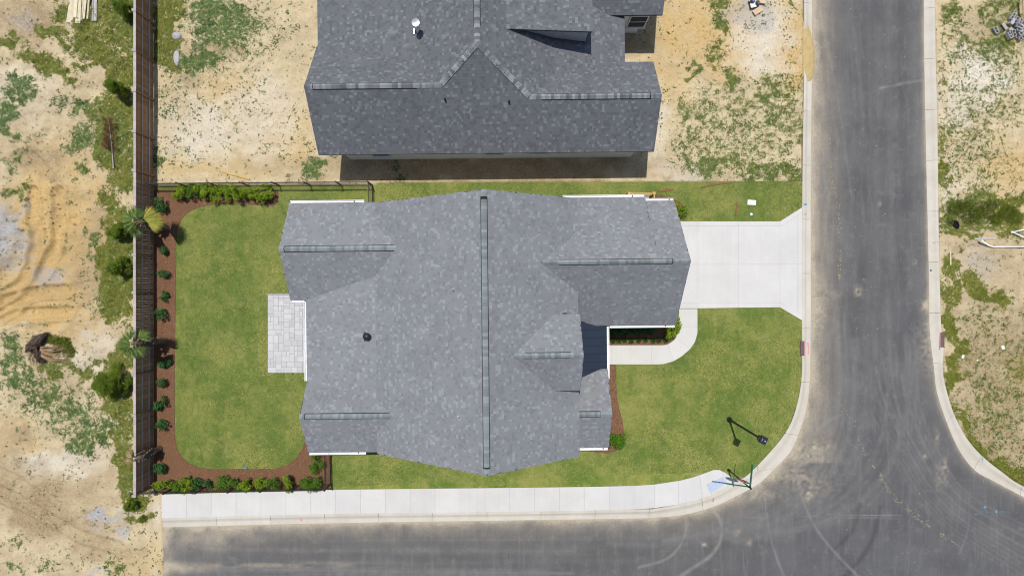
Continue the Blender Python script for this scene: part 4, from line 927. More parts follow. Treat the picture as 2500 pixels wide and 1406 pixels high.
# walls
mb = MB(); oh = .34
pr_ = [(ubk+.6,-.1),(uE-oh,-.1),(uE-oh,zE-.1),(ur,zr-.35),(ubk+.6,zbk+.6*km-.4)]
mb.add([(a,vb+oh,b) for a,b in pr_]+[(a,vt-oh,b) for a,b in pr_], [(0,1,2,3,4),(9,8,7,6,5)]+[(i,i+5,(i+1)%5+5,(i+1)%5) for i in range(5)])
wallbox(mb, uNW+oh, -4.9, vNWs+oh, vNWn-oh, 3.6, ('u', vNW), zNW-.25)
wallbox(mb, uSW+oh, -5.3, vSWs+oh, vSWn-oh, 3.6, ('u', vSW), zSW-.25)
wallbox(mb, 1.2, uNE-oh, vNEs+oh, vNEn2-oh, 3.65, ('u', vNE), zNE-.3)
mb.box(1.3, uST-.3, vNE, vNEn1-oh, -.1, zN1+.02)
wallbox(mb, .3, uEN-.3, vENs+.25, vENn-.25, 6.05, ('u', vEN), zEN-.25, 4.0)
wallbox(mb, 1.5, uSE-oh, vSEs+oh, vSEn-oh, 3.55, ('u', vSE), zSE-.25)
mb.obj('wall', M['siding'], h1, offs)
# fascia boards under the eaves
mb = MB()
for p in planes1:
    pass
# porch columns, doors, windows
for v in (vSWn+.25, (vSWn+vNWs)/2, vNWs-.25): MB().bevbox(uW+.2, uW+.4, v-.1, v+.1, 0, zP-.1, .01).obj('column', M['white'], h1, offs)
for v in (vSEn+.2, vNEs-.35): MB().bevbox(uM-.35, uM-.13, v-.11, v+.11, 0, 3.35, .01).obj('column', M['white'], h1, offs)
gd = MB().box(uNE-oh-.03, uNE-oh+.03, vNE-2.3, vNE+2.3, .05, 2.4).obj('garage_door', M['white'], h1, offs)
for i in range(4): MB().box(uNE-oh+.031, uNE-oh+.05, vNE-2.25, vNE+2.25, .1+i*.58, .62+i*.58).obj('door_panel', M['white'], gd)
fd = MB().box(uE-oh-.02, uE-oh+.05, vEN-.5, vEN+.5, .1, 2.3).obj('front_door', M['navy'], h1, offs); MB().cyl((uE-oh+.06, vEN+.4, 1.1), (uE-oh+.1, vEN+.4, 1.1), .03).obj('handle', M['galv'], fd)
for c_, w_, h_, zc_, n_ in (((uNW+oh, vNW),1.4,1.5,1.7,(-1,0)),((uSW+oh, vSW),1.4,1.5,1.7,(-1,0)),((uSE-oh, vSE),1.5,1.6,1.7,(1,0)),((-2.5, vb+oh),1.0,1.5,1.7,(0,-1)),((-5.5, vb+oh),1.0,1.5,1.7,(0,-1)),((-2.5, vt-oh),1.0,1.5,1.7,(0,1)),((4.0, vNEn1-oh),1.0,1.2,1.8,(0,1)),((uEN-.3, vEN),.9,.9,6.4,(1,0)),((8.0, vNEs+oh),.9,1.5,1.8,(0,-1))):
    window(h1, c_, w_, h_, zc_, n_)
sd = MB().box(ubk+.54, ubk+.6, (vSWn+vNWs)/2-1.2, (vSWn+vNWs)/2+1.2, .08, 2.3).obj('patio_door', M['glass'], h1, offs)
# roof vents
u, v = loc(893,822,4.6); z = float(pm_w.z(u, v)) if u > ubk else zP+kp*(u-uW)
vp = MB().box(u-.19, u+.19, v-.14, v+.14, z-.12, z+.03); vt1 = vp.obj('roof_vent', M['black_metal'], h1, offs)
MB().lathe([(.11,z-.1),(.11,z+.22),(.17,z+.23),(.19,z+.27),(.15,z+.34),(.06,z+.38),(.0005,z+.385)], 18, (u+.02, v)).obj('vent_cap', M['black_metal'], vt1, smooth=True)
MB().box(u-.16, u-.09, v-.24, v+.24, z-.1, z+.05).obj('vent_flange', M['black_metal'], vt1)
for px_, py_ in ((1106,708),(1120,1017)):
    u, v = loc(px_, py_, 7.4); z = float(pm_w.z(u, v)); o_ = MB().lathe([(.09,z-.09),(.08,z+.0),(.035,z+.05),(.035,z+.22),(.025,z+.22),(.025,z+.1)], 12, (u, v)).obj('plumbing_vent', M['cmu'], h1, offs)
MB().prism([(uW-.6,vSWn-.2),(ubk,vSWn-.2),(ubk,vNWs+.3),(uW-.6,vNWs+.3)], 0, .04).obj('porch_floor', M['concrete_walk'], h1, offs)

# ---------- the unfinished neighbour
h2 = empty('house', (0,0,0)); cu, cv = -1.3, 13.0; h2['cx'], h2['cy'] = cu, cv
h2.location = (cu*math.cos(TH)-cv*math.sin(TH), cu*math.sin(TH)+cv*math.cos(TH), 0); h2.rotation_euler = (0,0,TH)
tag(h2, 'unfinished neighbour house with dark slate shingle roof and grey walls', 'house'); offs = (-cu, -cv, 0)
ze = 3.2; ks = .80; kw = .667; NV = 21.0
vS = 6.92
def on_s(px, py):                       # point of the photo that lies on the south roof plane
    z = 5.0
    for _ in range(40): z = ze+ks*(loc(px, py, z)[1]-vS)
    return loc(px, py, z)+(z,)
uL, vL, zL = on_s(742,211); uR, vR, zR_ = on_s(1616,233); u2, vA, zA = on_s(1165,105)
uWe = loc(775,40,3.0)[0]; uEe = loc(1525,90,2.9)[0]
kl, kr = .30, .35
ubl = (3.0-kl*uWe-zA+kw*u2)/(kw-kl); zbl = 3.0+kl*(ubl-uWe)
ubr = (zA+kw*u2-2.9-kr*uEe)/(kw-kr); zbr = 2.9+kr*(uEe-ubr)
hl = u2-(zA-zL)/kw; hr = u2+(zA-zR_)/kw
planes2 = [Plane(uL, uR, vS, vA, 'S', ze, ks, poly=[(uL,vS),(uR,vS),(uR,vR),(hr,vR),(u2,vA),(hl,vL),(uL,vL)]),
  Plane(ubl, u2, vL, NV, 'W', zbl, kw, poly=[(u2,vA),(u2,NV),(ubl,NV),(ubl,vL),(hl,vL)]),
  Plane(u2, ubr, vR, NV, 'E', zbr, kw, poly=[(u2,vA),(hr,vR),(ubr,vR),(ubr,NV),(u2,NV)]),
  Plane(uWe, ubl+.25, vL, NV, 'W', 3.0, kl), Plane(ubr-.25, uEe, vR, NV, 'E', 2.9, kr),
  Plane(uL, hl, vL, vL+(zL-3.27)/ks, 'N', 3.27, ks), Plane(hr, uR, vR, vR+(zR_-3.27)/ks, 'N', 3.27, ks)]
vD = loc(1330,82,5.2)[1]; uD0 = loc(1235,72,5.8)[0]; zD0 = zA-kw*(uD0-u2); uD1 = loc(1445,95,5.0)[0]; kD = .11; zD1 = zD0-kD*(uD1-uD0)
planes2.append(Plane(uD0, uD1, vD, vD+4.5, 'E', zD1, kD))
vQ = loc(1570,37,3.2)[1]; uQ = loc(1618,36,3.2)[0]
planes2 += [Plane(1.0, uQ, vQ, vQ+3.6, 'S', ze, ks), Plane(1.0, uQ, vQ+3.6, vQ+7.2, 'N', ze, ks)]
roof2 = house_roof(h2, planes2, M['shingle2'], M['deck1'], tone_p=(.24,.44,.20,.12))
ridge(roof2, (u2, NV, zA), (u2, vA, zA), kw, kw, M['cap2'], (.0,.915), .16)
ridge(roof2, (uL, vL, zL), (hl+.05, vL, zL), ks, ks, M['cap2'], (.06,.82), .16)
ridge(roof2, (uR, vR, zR_), (hr-.05, vR, zR_), ks, ks, M['cap2'], (.08,.9), .16)
ridge(roof2, (u2, vA, zA), (hl, vL, zL), .35, .35, M['cap2'], None, .15)
ridge(roof2, (u2, vA, zA), (hr, vR, zR_), .35, .35, M['cap2'], None, .15)
mb = MB(); oh = .36
wallbox(mb, uL+.9, uR-.65, vS+oh+.01, 11.1, ze-.08)
wallbox(mb, uL+.9, hl, vS+oh, vL+(zL-3.27)/ks-oh, ze, ('u', vL), zL-.3)
wallbox(mb, hr, uR-.65, vS+oh, vR+(zR_-3.27)/ks-oh, ze, ('u', vR), zR_-.3)
mb.box(ubl, ubr+1.0, 11.0, NV-.4, -.1, 3.4)
wallbox(mb, uD0+.8, uD1-.18, vD+.16, vD+4.2, zD1-.2, None)
mb.add([(uD0+.1,vD+.16,3.5),(uD1-.2,vD+.16,3.0),(uD1-.2,vD+.16,zD1-.05),(uD0+.1,vD+.16,zD0-.1)], [(0,1,2,3)])
wallbox(mb, 2.0, uQ-.75, vQ+.32, vQ+6.8, ze, ('u', vQ+3.6), ze+2.3)
mb.obj('wall', M['siding_grey'], h2, offs)
for i, (px_, w_, zc_) in enumerate(((923,1.0,1.75),(1070,.9,2.25),(1112,.9,2.25),(1205,1.0,1.9),(1318,1.0,2.1))):
    u = loc(px_, 380, 2.2)[0]; window(h2, (u, vS+oh), w_, 1.3 if i in (0, 3, 4) else .7, zc_, (0,-1))
window(h2, (loc(1562,46,2.2)[0], vQ+.32), 1.0, 1.5, 1.6, (0,-1))
# metal flue and small vents
u, v = loc(1020,70,5.0); z = zbl-.0+kw*(u-ubl) if u > ubl else 3.0+kl*(u-uWe)
fl = MB().lathe([(.2,z-.12),(.13,z+.05),(.13,z+.85)], 16, (u, v)).obj('flue', M['galv'], h2, offs, smooth=True)
MB().lathe([(.15,z+.80),(.20,z+.83),(.20,z+1.0),(.19,z+1.01),(.0005,z+1.04)], 18, (u, v)).obj('flue_cap', M['galv'], fl)
MB().box(u-.24, u-.20, v-.15, v+.1, z-.05, z+.04).obj('flashing', M['galv'], fl)
for px_, py_ in ((1086,242),(1243,246)):
    u, v = loc(px_, py_, 5.2); z = ze+ks*(v-vS); MB().lathe([(.05,z-.06),(.05,z+.22),(.03,z+.22),(.03,z+.1)], 10, (u, v)).obj('plumbing_vent', M['vent_dark'], h2, offs)
# ------------------------------------------------------------ wooden fence on the lot line
ORD = ['first','second','third','fourth','fifth','sixth','seventh','eighth','ninth','tenth','eleventh','twelfth','thirteenth','fourteenth']
fx = G(376.5, 0)[0]; fy0 = G(0, 1187)[1]; fy1 = G(0, -330)[1]
fence = empty('wooden_fence', (fx, (fy0+fy1)/2, 0)); tag(fence, 'tall brown wooden privacy fence with weathered cap along the back mulch bed', 'fence')
fyc = (fy0+fy1)/2
bm_ = [MB().box(-.062, -.042, -.066, .066, .03, 1.80+h).mesh('board', M['wood_fence']) for h in (0, .012, -.01)]
n = int((fy1-fy0)/.139); rr = random.Random(3)
n_in = 0
for k in range(n):
    ob('board', bm_[k % 3], fence, (rr.uniform(-.003, .003), fy0+.07+k*.139-fyc, 0), (0, 0, rr.uniform(-.02, .02)))
tops = [fy0+.06]+[G(0, 703+(y-703)/1.05)[1] for y in (1108,1013,915,813,714,622,518,417,322,223,125,27,-70,-168,-266)]
pm_ = MB().bevbox(-.045, .05, -.05, .05, -.1, 1.84, .008).mesh('post', M['wood_post']); pc_ = MB().bevbox(-.17, .06, -.075, .075, 1.872, 1.91, .008).mesh('post_cap', M['wood_grey'])
for i, y in enumerate(tops):
    p_ = ob('post', pm_, fence, (0, y-fyc, 0)); ob('post_cap', pc_, p_)
for a, b in zip(tops[:-1], tops[1:]):
    for z in (.45, 1.14):
        MB().box(-.040, .008, a+.055, b-.055, z, z+.085).obj('rail', M['wood_grey'], fence, (0, -fyc, 0))
    MB().bevbox(-.105+rr.uniform(-.015,.015), .04+rr.uniform(-.01,.01), a+.078, b-.078, 1.835, 1.868, .006).obj('cap_rail', M['wood_grey'], fence, (0, -fyc, 0))

# ------------------------------------------------------------ black metal fences
pk_ = MB().box(-.008, .008, -.008, .008, .06, 1.24).mesh('picket', M['black_metal']); po_ = MB().box(-.028, .028, -.028, .028, -.1, 1.30).mesh('post', M['black_metal']); poc = MB().bevbox(-.036, .036, -.036, .036, 1.30, 1.335, .01).mesh('post_cap', M['black_metal'])
def metal_fence(runs, lab):
    c = runs[0][0]; root = empty('metal_fence', (c[0], c[1], 0)); tag(root, lab, 'fence')
    for a, b in runs:
        a = Vector((a[0]-c[0], a[1]-c[1])); b = Vector((b[0]-c[0], b[1]-c[1])); d = b-a; L = d.length; d.normalize(); ang = math.atan2(d.y, d.x)
        m = max(1, round(L/1.63))
        for i in range(m+1):
            q = a+d*(L*i/m); p_ = ob('post', po_, root, (q.x, q.y, 0), (0,0,ang)); ob('post_cap', poc, p_)
            if i < m:
                q2 = a+d*(L*(i+1)/m); seg = L/m
                for z in (.12, 1.02, 1.20): MB().box(.03, seg-.03, -.013, .013, z, z+.028).obj('rail', M['black_metal'], root, (q.x, q.y, 0), (0,0,ang))
                k = round(seg/.102)
                for j_ in range(1, k):
                    r_ = q+d*(seg*j_/k); ob('picket', pk_, root, (r_.x, r_.y, 0), (0,0,ang))
    return root
metal_fence([(G(383,456.2), G(909,452)), (G(909.5,453.5), G(910,504))], 'black metal picket fence above the lime hedge, turning to the house')
metal_fence([(G(352,1189.6), G(808,1180.2)), (G(808.3,1179), G(806,1098))], 'black metal picket fence along the sidewalk behind the bottom hedge')

# ------------------------------------------------------------ foliage builders
def leaf_cloud(n, blobs_, size, upbias=.6, flat=.45, seed=0, wid=.5, hollow=.35):
    r = np.random.default_rng(seed); V = []; tint = []
    w = np.array([b[3]*b[4]*b[5] for b in blobs_]); idx = r.choice(len(blobs_), n, p=w/w.sum()); B = np.array(blobs_)[idx]
    d = r.normal(size=(n, 3)); d /= np.linalg.norm(d, axis=1)[:, None]; rad = (hollow+(1-hollow)*r.uniform(0, 1, n)**.5)[:, None]
    c = B[:, :3]+d*rad*B[:, 3:6]; c[:, 2] = np.maximum(c[:, 2], .03)
    nrm = d*.8+np.array([0,0,upbias])+r.normal(0, flat, (n, 3)); nrm /= np.linalg.norm(nrm, axis=1)[:, None]
    a = np.cross(nrm, r.normal(size=(n, 3))); a /= np.linalg.norm(a, axis=1)[:, None]; b = np.cross(nrm, a)
    L = (size*r.uniform(.6, 1.35, n))[:, None]
    p = np.stack([c-a*L*.5, c+b*L*wid*.5-nrm*L*.08, c+a*L*.5, c-b*L*wid*.5-nrm*L*.08], 1)
    hgt = c[:, 2]; t = r.uniform(0, 1, n)*.65 + .35*(idx*7919 % 13)/13.0
    return p.reshape(-1, 3), np.arange(n*4).reshape(-1, 4), np.clip(t, 0, 1)
def shrub_meshes(seed, n, R, hgt, size, mat, nb=9, wid=.5):
    r = random.Random(seed); bl = []
    for k in range(nb):
        a = r.uniform(0, 6.28); q = R*math.sqrt(r.uniform(0, .6)); s_ = R*r.uniform(.30, .55)
        bl.append((q*math.cos(a), q*math.sin(a), hgt*r.uniform(.35, .85), s_, s_, s_*r.uniform(.7, 1.0)*hgt/(2*R)+.05))
    V, Q, t_ = leaf_cloud(n, bl, size, seed=seed, wid=wid)
    fol = mesh_np('foliage', V, Q, None, mat, {'tint': t_})
    mb = MB()
    for k in range(5):
        a = r.uniform(0, 6.28); mb.tube([(0,0,-.02),(R*.2*math.cos(a),R*.2*math.sin(a),hgt*.35),(R*.55*math.cos(a),R*.55*math.sin(a),hgt*.75)], [.018,.012,.006], 5)
    return fol, mb.mesh('stem', M['stem'])
def shrub(px, py, meshes, hgt, sc, lab, group, name='shrub', rz=None, base=.05):
    g = P(px, py, hgt*.55*sc+base); o = empty(name, (g[0], g[1], base), random.uniform(0, 6.28) if rz is None else rz); o.scale = (sc*random.uniform(.82,1.18), sc*random.uniform(.82,1.18), sc*random.uniform(.85,1.15))
    tag(o, lab, 'shrub', group); ob('foliage', meshes[0], o); ob('stem', meshes[1], o); return o
dk = [shrub_meshes(20+k, 420, .36, .62, .105, M['leaf_dark'], 11, .55) for k in range(4)]
lm = [shrub_meshes(40+k, 700, .43, .9, .10, M['leaf_lime'], 11, .55) for k in range(4)]
md = [shrub_meshes(60+k, 650, .42, .85, .095, M['leaf_mid'], 11, .5) for k in range(4)]
spots = [(393,500),(398,613),(399,668),(400,723),(394,768),(398,884),(395,934),(391,987),(397,1037),(389,1147)]
near = ['beside the first palm by the metal fence corner','below the palm with the yellow frond','fourth of the row counted from the metal fence','in the middle of the long gap between palms','just above the second palm','under the second palm in its shade','below the second palm','seventh in the row, leaning to the wooden fence','just above the leafless palm trunk','below the leafless palm by the bottom hedge']
near[2] = 'third in the row from the top'; near[3] = 'fourth in the row from the top'; near[7] = 'eighth in the row from the top'
for k, (x, y) in enumerate(spots):
    shrub(x, y, dk[k % 4], .62, random.uniform(.78, 1.15), 'dark green shrub in the fence bed, '+near[k], 'dark shrubs along the wooden fence')
for k in range(8):
    shrub(437+k*29.5+random.uniform(-4,4), 471+random.uniform(-3,3), lm[k % 4] if k not in (1,) else md[1], .85, random.uniform(.95, 1.18), ORD[k]+' lime green hedge shrub from the wooden fence in the top row', 'lime hedge along the top metal fence')
bx_ = [404,433,458,478,508,540,572,603,637,670,706,742,768]
kinds = [lm[0],md[0],lm[1],dk[0],dk[1],md[1],md[2],lm[2],lm[3],md[3],lm[0],md[0],md[1]]
for k, x in enumerate(bx_):
    shrub(x, 1182-(x-400)*.012+random.uniform(-3,3), kinds[k], .8, random.uniform(.88, 1.06), ORD[k]+' hedge shrub from the wooden fence in the sidewalk row', 'hedge along the sidewalk metal fence')
shrub(774, 1140, md[2], .8, 1.0, 'green shrub in the bed corner between hedge row and house', 'shrubs by the back corner of the house')
shrub(768, 1108, md[3], .8, .85, 'small green shrub tucked under the back corner gutter', 'shrubs by the back corner of the house')
vv_ = shrub_meshes(80, 1500, .56, .95, .085, M['leaf_vivid'], 22, .45)
shrub(1502, 1073, vv_, .95, .95, 'round vivid green shrub at the front corner of the house', 'front shrubs')
l2 = shrub_meshes(81, 900, .5, 1.0, .11, M['leaf_lime'], 14, .55)
shrub(1648, 792, l2, 1.0, .95, 'bright lime shrub beside the curved walkway at garage corner', 'front shrubs')
shrub(1633, 812, lm[2], .85, .9, 'lime shrub at the end of the liriope row', 'front shrubs')
shrub(1655, 507, shrub_meshes(82, 900, .52, .9, .1, M['leaf_lime'], 14, .5), .9, 1.0, 'lime shrub at the driveway side garage corner', 'front shrubs')
for k, x in enumerate((1500,1522,1545,1568,1590)):
    shrub(x, 806, dk[k % 4], .62, .85, ORD[k]+' dark shrub from the porch in the shade of the garage eave', 'shaded shrubs by the garage wall')
def grass_clump(seed, n, R, mat):
    r = random.Random(seed); V, Q, t_ = [], [], []
    for k in range(n):
        a = r.uniform(0, 6.28); L = R*r.uniform(.6, 1.1); w = .011; p = [(0,0,0),(.45,0,.22*r.uniform(.7,1.4)),(1.0,0,.08*r.uniform(.2,2))]
        b = len(V); tn = r.random()
        for q, (d_, _, z_) in enumerate(p):
            ww = w*(1, 1.1, .3)[q]
            V.append((d_*L*math.cos(a)-ww*math.sin(a), d_*L*math.sin(a)+ww*math.cos(a), z_)); V.append((d_*L*math.cos(a)+ww*math.sin(a), d_*L*math.sin(a)-ww*math.cos(a), z_))
        Q += [(b,b+1,b+3,b+2),(b+2,b+3,b+5,b+4)]; t_ += [tn, tn]
    return mesh_np('foliage', V, Q, None, mat, {'tint': t_})
gc = [grass_clump(k, 90, .17, M['leaf_lirio']) for k in range(3)]
for k, x in enumerate((1495,1510,1524,1540,1558,1574,1593,1607,1624)):
    g = G(x, 831.5-(k % 3)); o = empty('liriope', (g[0], g[1], .055), random.uniform(0, 6)); ob('foliage', gc[k % 3], o); tag(o, ORD[k]+' grassy liriope clump from the porch in the walkway bed', 'plant', 'liriope row in the walkway bed')

# ------------------------------------------------------------ palms
def frond_mesh(seed, n=26, L=.85, spread=2.2, droop=.35, mat=None, width=.045):
    r = random.Random(seed); V, Q, t_ = [], [], []
    for k in range(n):
        f = (k/(n-1)-.5); a = f*spread*1.15; ll = L*(1-.35*abs(f)*1.4)*r.uniform(.9, 1.06); tn = r.random(); b = len(V); dr = droop*r.uniform(.7, 1.5)
        for q, (s_, w_) in enumerate(((.03,.35),(.35,1.0),(.7,.75),(1.0,.08))):
            x = ll*s_*math.cos(a); y = ll*s_*math.sin(a); z = -dr*s_*s_*ll + .03*math.cos(a*2)*s_
            ww = width*w_*.5; nx, ny = -math.sin(a), math.cos(a)
            V += [(x+nx*ww, y+ny*ww, z+.012), (x, y, z-.006), (x-nx*ww, y-ny*ww, z+.012)]
        for q in range(3):
            o = b+q*3; Q += [(o,o+1,o+4,o+3),(o+1,o+2,o+5,o+4)]; t_ += [tn, tn]
    return mesh_np('blade', V, Q, None, mat, {'tint': t_})
fr = [frond_mesh(5+k, 24, .62, 2.1, .5, M['palm']) for k in range(3)]; fr_y = frond_mesh(9, 30, .95, 1.75, .22, M['palm_yel'], .05); fr_s = frond_mesh(12, 20, .5, 1.4, .7, M['straw'])
def palm(px, py, hgt, fronds, lab, seed, lean=(0,0)):
    g = G(px, py); root = empty('palm_tree', (g[0], g[1], .05)); tag(root, lab, 'palm tree', 'palms planted in the fence bed'); r = random.Random(seed)
    pts = [(lean[0]*t_, lean[1]*t_, hgt*t_) for t_ in (0, .12, .3, .5, .7, .88, 1.0)]
    tr = MB().tube([(0,0,-.1)]+pts, [.19,.18,.16,.15,.145,.15,.13,.08], 12).obj('trunk', M['trunk'], root, smooth=True)
    bt = MB().box(-.018, .018, -.03, .03, -.02, .19).mesh('leaf_boot', M['boot'])
    k = 0; z = hgt*.34
    while z < hgt*.98:
        for j_ in range(5):
            a = k*2.4+j_*2*math.pi/5+r.uniform(-.2,.2); rad = .14
            q = Vector((lean[0]*z/hgt+rad*math.cos(a), lean[1]*z/hgt+rad*math.sin(a), z))
            o = ob('leaf_boot', bt, tr, tuple(q), (0, r.uniform(.35,.75), a))
            o.rotation_euler = (Matrix.Rotation(a, 3, 'Z') @ Matrix.Rotation(r.uniform(.35, .8), 3, 'Y')).to_euler()
        z += .115; k += 1
    top = Vector((lean[0], lean[1], hgt))
    for m_, az, el, pet in fronds:
        d = Vector((math.cos(az)*math.cos(el), math.sin(az)*math.cos(el), math.sin(el))); end = top+d*pet
        fo = MB().tube([top-Vector((0,0,.1)), top+d*pet*.5+Vector((0,0,.03)), end], [.02,.014,.009], 5).obj('frond', M['stem'] if m_ is fr_s else M['palm_stalk'], root)
        R_ = Matrix.Rotation(az, 3, 'Z') @ Matrix.Rotation(-el*.55, 3, 'Y')
        ob('blade', m_, fo, mw=Matrix.Translation(end) @ R_.to_4x4())
    return root
M['palm_stalk'] = simple('palm_stalk', (.24,.30,.07), (.18,.24,.05), 6, .6, .05)
rr = random.Random(8)
palm(408, 558, 2.15, [(fr_y, -.05, .22, .55),(fr_y, .35, .35, .4),(fr[0], 2.0, .5, .3),(fr[1], 3.4, .3, .35),(fr[2], 4.3, .2, .35),(fr[0], 2.7, .7, .3),(fr[1], 3.9, .8, .25),(fr[2], 1.4, .9, .25)], 'palm with one large yellow frond near the top of the fence bed', 1, (-.35,.18))
palm(405, 832, 2.5, [(fr[0], .7, .35, .4),(fr[1], 2.2, .6, .3),(fr[2], 3.0, .3, .35),(fr[0], 3.7, .3, .4),(fr[1], 4.4, .3, .35),(fr_s, 4.9, -.1, .3),(fr[2], 3.3, .9, .25),(fr[1], 5.2, .5, .3),(fr_s, 4.1, -.2, .35)], 'palm with drooping green fan fronds in the middle of the fence bed', 2, (-.25,.1))
palm(392, 1094, 1.9, [(fr_s, 2.6, .5, .25),(fr_s, 3.5, .2, .3)], 'nearly leafless palm trunk with stubby leaf boots by the bottom hedge', 3, (-.2,-.05))

# ------------------------------------------------------------ pines and brush outside the fence
def pine(px, py, R, hgt, n, lab, seed, mat='pine', lean=(0,0), cat='pine tree', size=.13):
    g = G(px, py); root = empty('pine_sapling', (g[0], g[1], 0)); tag(root, lab, cat, 'brush outside the wooden fence'); r = random.Random(seed)
    MB().tube([(0,0,-.1),(lean[0]*.5,lean[1]*.5,hgt*.5),(lean[0],lean[1],hgt*.95)], [.05,.035,.012], 7).obj('trunk', M['stem'], root)
    bl = []; mb = MB()
    for k in range(26):
        f = r.uniform(.15, 1); a = r.uniform(0, 6.28); rad = R*(1.05-f*.75)*r.uniform(.4, 1); s_ = R*r.uniform(.22, .38)
        c = (lean[0]*f+rad*math.cos(a), lean[1]*f+rad*math.sin(a), hgt*f); bl.append(c+(s_, s_, s_*.7))
        mb.tube([(lean[0]*f*.9, lean[1]*f*.9, hgt*f*.85), c], [.012,.005], 4)
    V, Q, t_ = leaf_cloud(int(n*1.3), bl, size*.8, .9, .6, seed, .2, .1); cr = ob('crown', mesh_np('crown', V, Q, None, M[mat], {'tint': t_}), root); mb.obj('branch', M['stem'], root)
pine(293, 928, .98, 1.9, 5200, 'large dense pine sapling outside the fence near its lower end', 1, size=.2)
pine(307, 228, .58, 1.6, 2600, 'dark bushy pine sapling outside the upper fence', 2, size=.18)
pine(318, 35, .62, 1.4, 2400, 'bright green pine sapling outside the fence at the top edge', 3, size=.18)
pine(306, 570, .55, 1.3, 1900, 'airy pine sapling outside the fence beside the first palm', 4, size=.2)
pine(308, 655, .62, 1.5, 2300, 'loose light green pine sapling outside the fence, below the airy one', 5, size=.2)
pine(330, 1226, .42, .9, 1500, 'low green bush outside the fence end by the sidewalk', 6, cat='bush', size=.14)
pine(352, 1266, .34, .25, 500, 'tiny weed bush at the sidewalk end', 7, cat='bush', size=.1)
# fallen dead sapling
g = G(280, 412); root = empty('dead_sapling', (g[0], g[1], .08)); tag(root, 'reddish brown dead pine sapling lying on the grass by the fence', 'dead tree'); r = random.Random(4)
L = 2.55; MB().tube([(0,0,.03),(-.05,L*.5,.12),(-.1,L,.3)], [.035,.024,.006], 6).obj('trunk', M['straw_stalk'] if 'straw_stalk' in M else M['wood_grey'], root)
mb = MB(); bl = []
for k in range(34):
    f = r.uniform(.3, 1); s_ = r.choice((-1, 1)); l_ = (1.05-f*.6)*.75*r.uniform(.5, 1); a = (-.05*f*2, L*f, .12+.15*f); b = (a[0]+s_*l_*.7, a[1]+l_*.75, a[2]+r.uniform(0,.35)); mb.tube([a, b], [.011,.004], 4)
    for q in (.55, .8, 1): bl.append(tuple(a[i]+(b[i]-a[i])*q for i in range(3))+(.13,.13,.08))
mb.obj('branch', M['stem'], root); V, Q, t_ = leaf_cloud(3000, bl, .13, .5, .8, 5, .07, .0); ob('needles', mesh_np('needles', V, Q, None, M['dead'], {'tint': t_}), root)

# ------------------------------------------------------------ uprooted stump
g = G(103, 848); root = empty('uprooted_stump', (g[0], g[1], 0)); tag(root, 'uprooted dark root ball with dry stems on the graded sand', 'stump'); r = random.Random(6)
def lump(c, s, seed, name):
    bm = bmesh.new(); bmesh.ops.create_icosphere(bm, subdivisions=4, radius=1)
    co = np.array([v.co[:] for v in bm.verts]); nn = fbm(co[:, 0]*4+seed+co[:, 2]*2.7, co[:, 1]*4+co[:, 2]*2.3, 5, seed)
    for v, k in zip(bm.verts, nn): v.co = Vector((v.co.x*s[0], v.co.y*s[1], v.co.z*s[2]))*(.55+.95*k)
    me = bpy.data.meshes.new(name); bm.to_mesh(me); bm.free(); me.materials.append(M['soil']); return ob(name, me, root, c[:3], (0,0,c[3]))
lump((-.12,.28,.32,.75), (.66,.24,.32), 3, 'root_ball'); lump((.0,-.42,.10,.1), (.28,.38,.27), 5, 'root_ball')
mb = MB()
for k in range(46):
    y = r.uniform(-.75,.35); l_ = r.uniform(.8,1.75); mb.tube([(.1,y*.5-.1,.3),(.1+l_*.5,y*.8-.15,.34+r.uniform(-.1,.15)),(.1+l_,y-.1+r.uniform(-.15,.15),.08)], [.013,.010,.005], 4)
M['straw_stalk'] = simple('straw_stalk', (.44,.30,.17), (.30,.19,.11), 6, .85, .1); mb.obj('dry_stems', M['straw_stalk'], root)
mb = MB()
for k in range(70):
    a = r.uniform(1.6,5.0); mb.tube([(0,-.1,.4),(.5*math.cos(a),-.1+.5*math.sin(a),.5*r.uniform(.5,1.2)),(.9*math.cos(a),-.1+.9*math.sin(a),.1)], [.012,.008,.004], 4)
mb.obj('roots', M['stem'], root)
V, Q, t_ = leaf_cloud(1500, [(1.2,.15,.1,.55,.5,.16),(1.55,-.3,.1,.35,.45,.14),(.7,.45,.1,.5,.3,.12),(1.0,-.75,.06,.5,.15,.08)], .09, .7, .5, 9); ob('leaves', mesh_np('leaves', V, Q, None, M['weed_yel'], {'tint': t_}), root)

# ------------------------------------------------------------ street lamp
base = G(1780, 1023.5); root = empty('street_lamp', (base[0], base[1], .03), math.radians(-27)); tag(root, 'black street lamp with square lantern head on the front lawn', 'street lamp')
po = MB().lathe([(.12,-.1),(.12,.12),(.075,.2),(.062,.5),(.052,4.35),(.07,4.4),(.07,4.46),(.03,4.5)], 14).obj('pole', M['black_metal'], root, smooth=False)
MB().lathe([(.16,0),(.16,.05),(.13,.08)], 14).obj('base_plate', M['black_metal'], root)
hd = MB(); hd.bevbox(-.11,.11,-.11,.11,4.46,4.52,.01).bevbox(-.16,.16,-.16,.16,4.92,4.96,.01)
for sx in (-1,1):
    for sy in (-1,1): hd.cyl((sx*.10,sy*.10,4.5),(sx*.15,sy*.15,4.93),.012,n=6)
lan = hd.obj('lantern', M['black_metal'], root)
b0, b1 = .098, .147
for s_ in range(4):
    Rz = Matrix.Rotation(s_*math.pi/2, 4, 'Z'); MB().add([Rz @ Vector(p) for p in ((-b0,b0,4.52),(b0,b0,4.52),(b1,b1,4.92),(-b1,b1,4.92))], [(0,1,2,3)]).obj('pane', M['lamp_glass'] if 'lamp_glass' in M else M['glass'], lan)
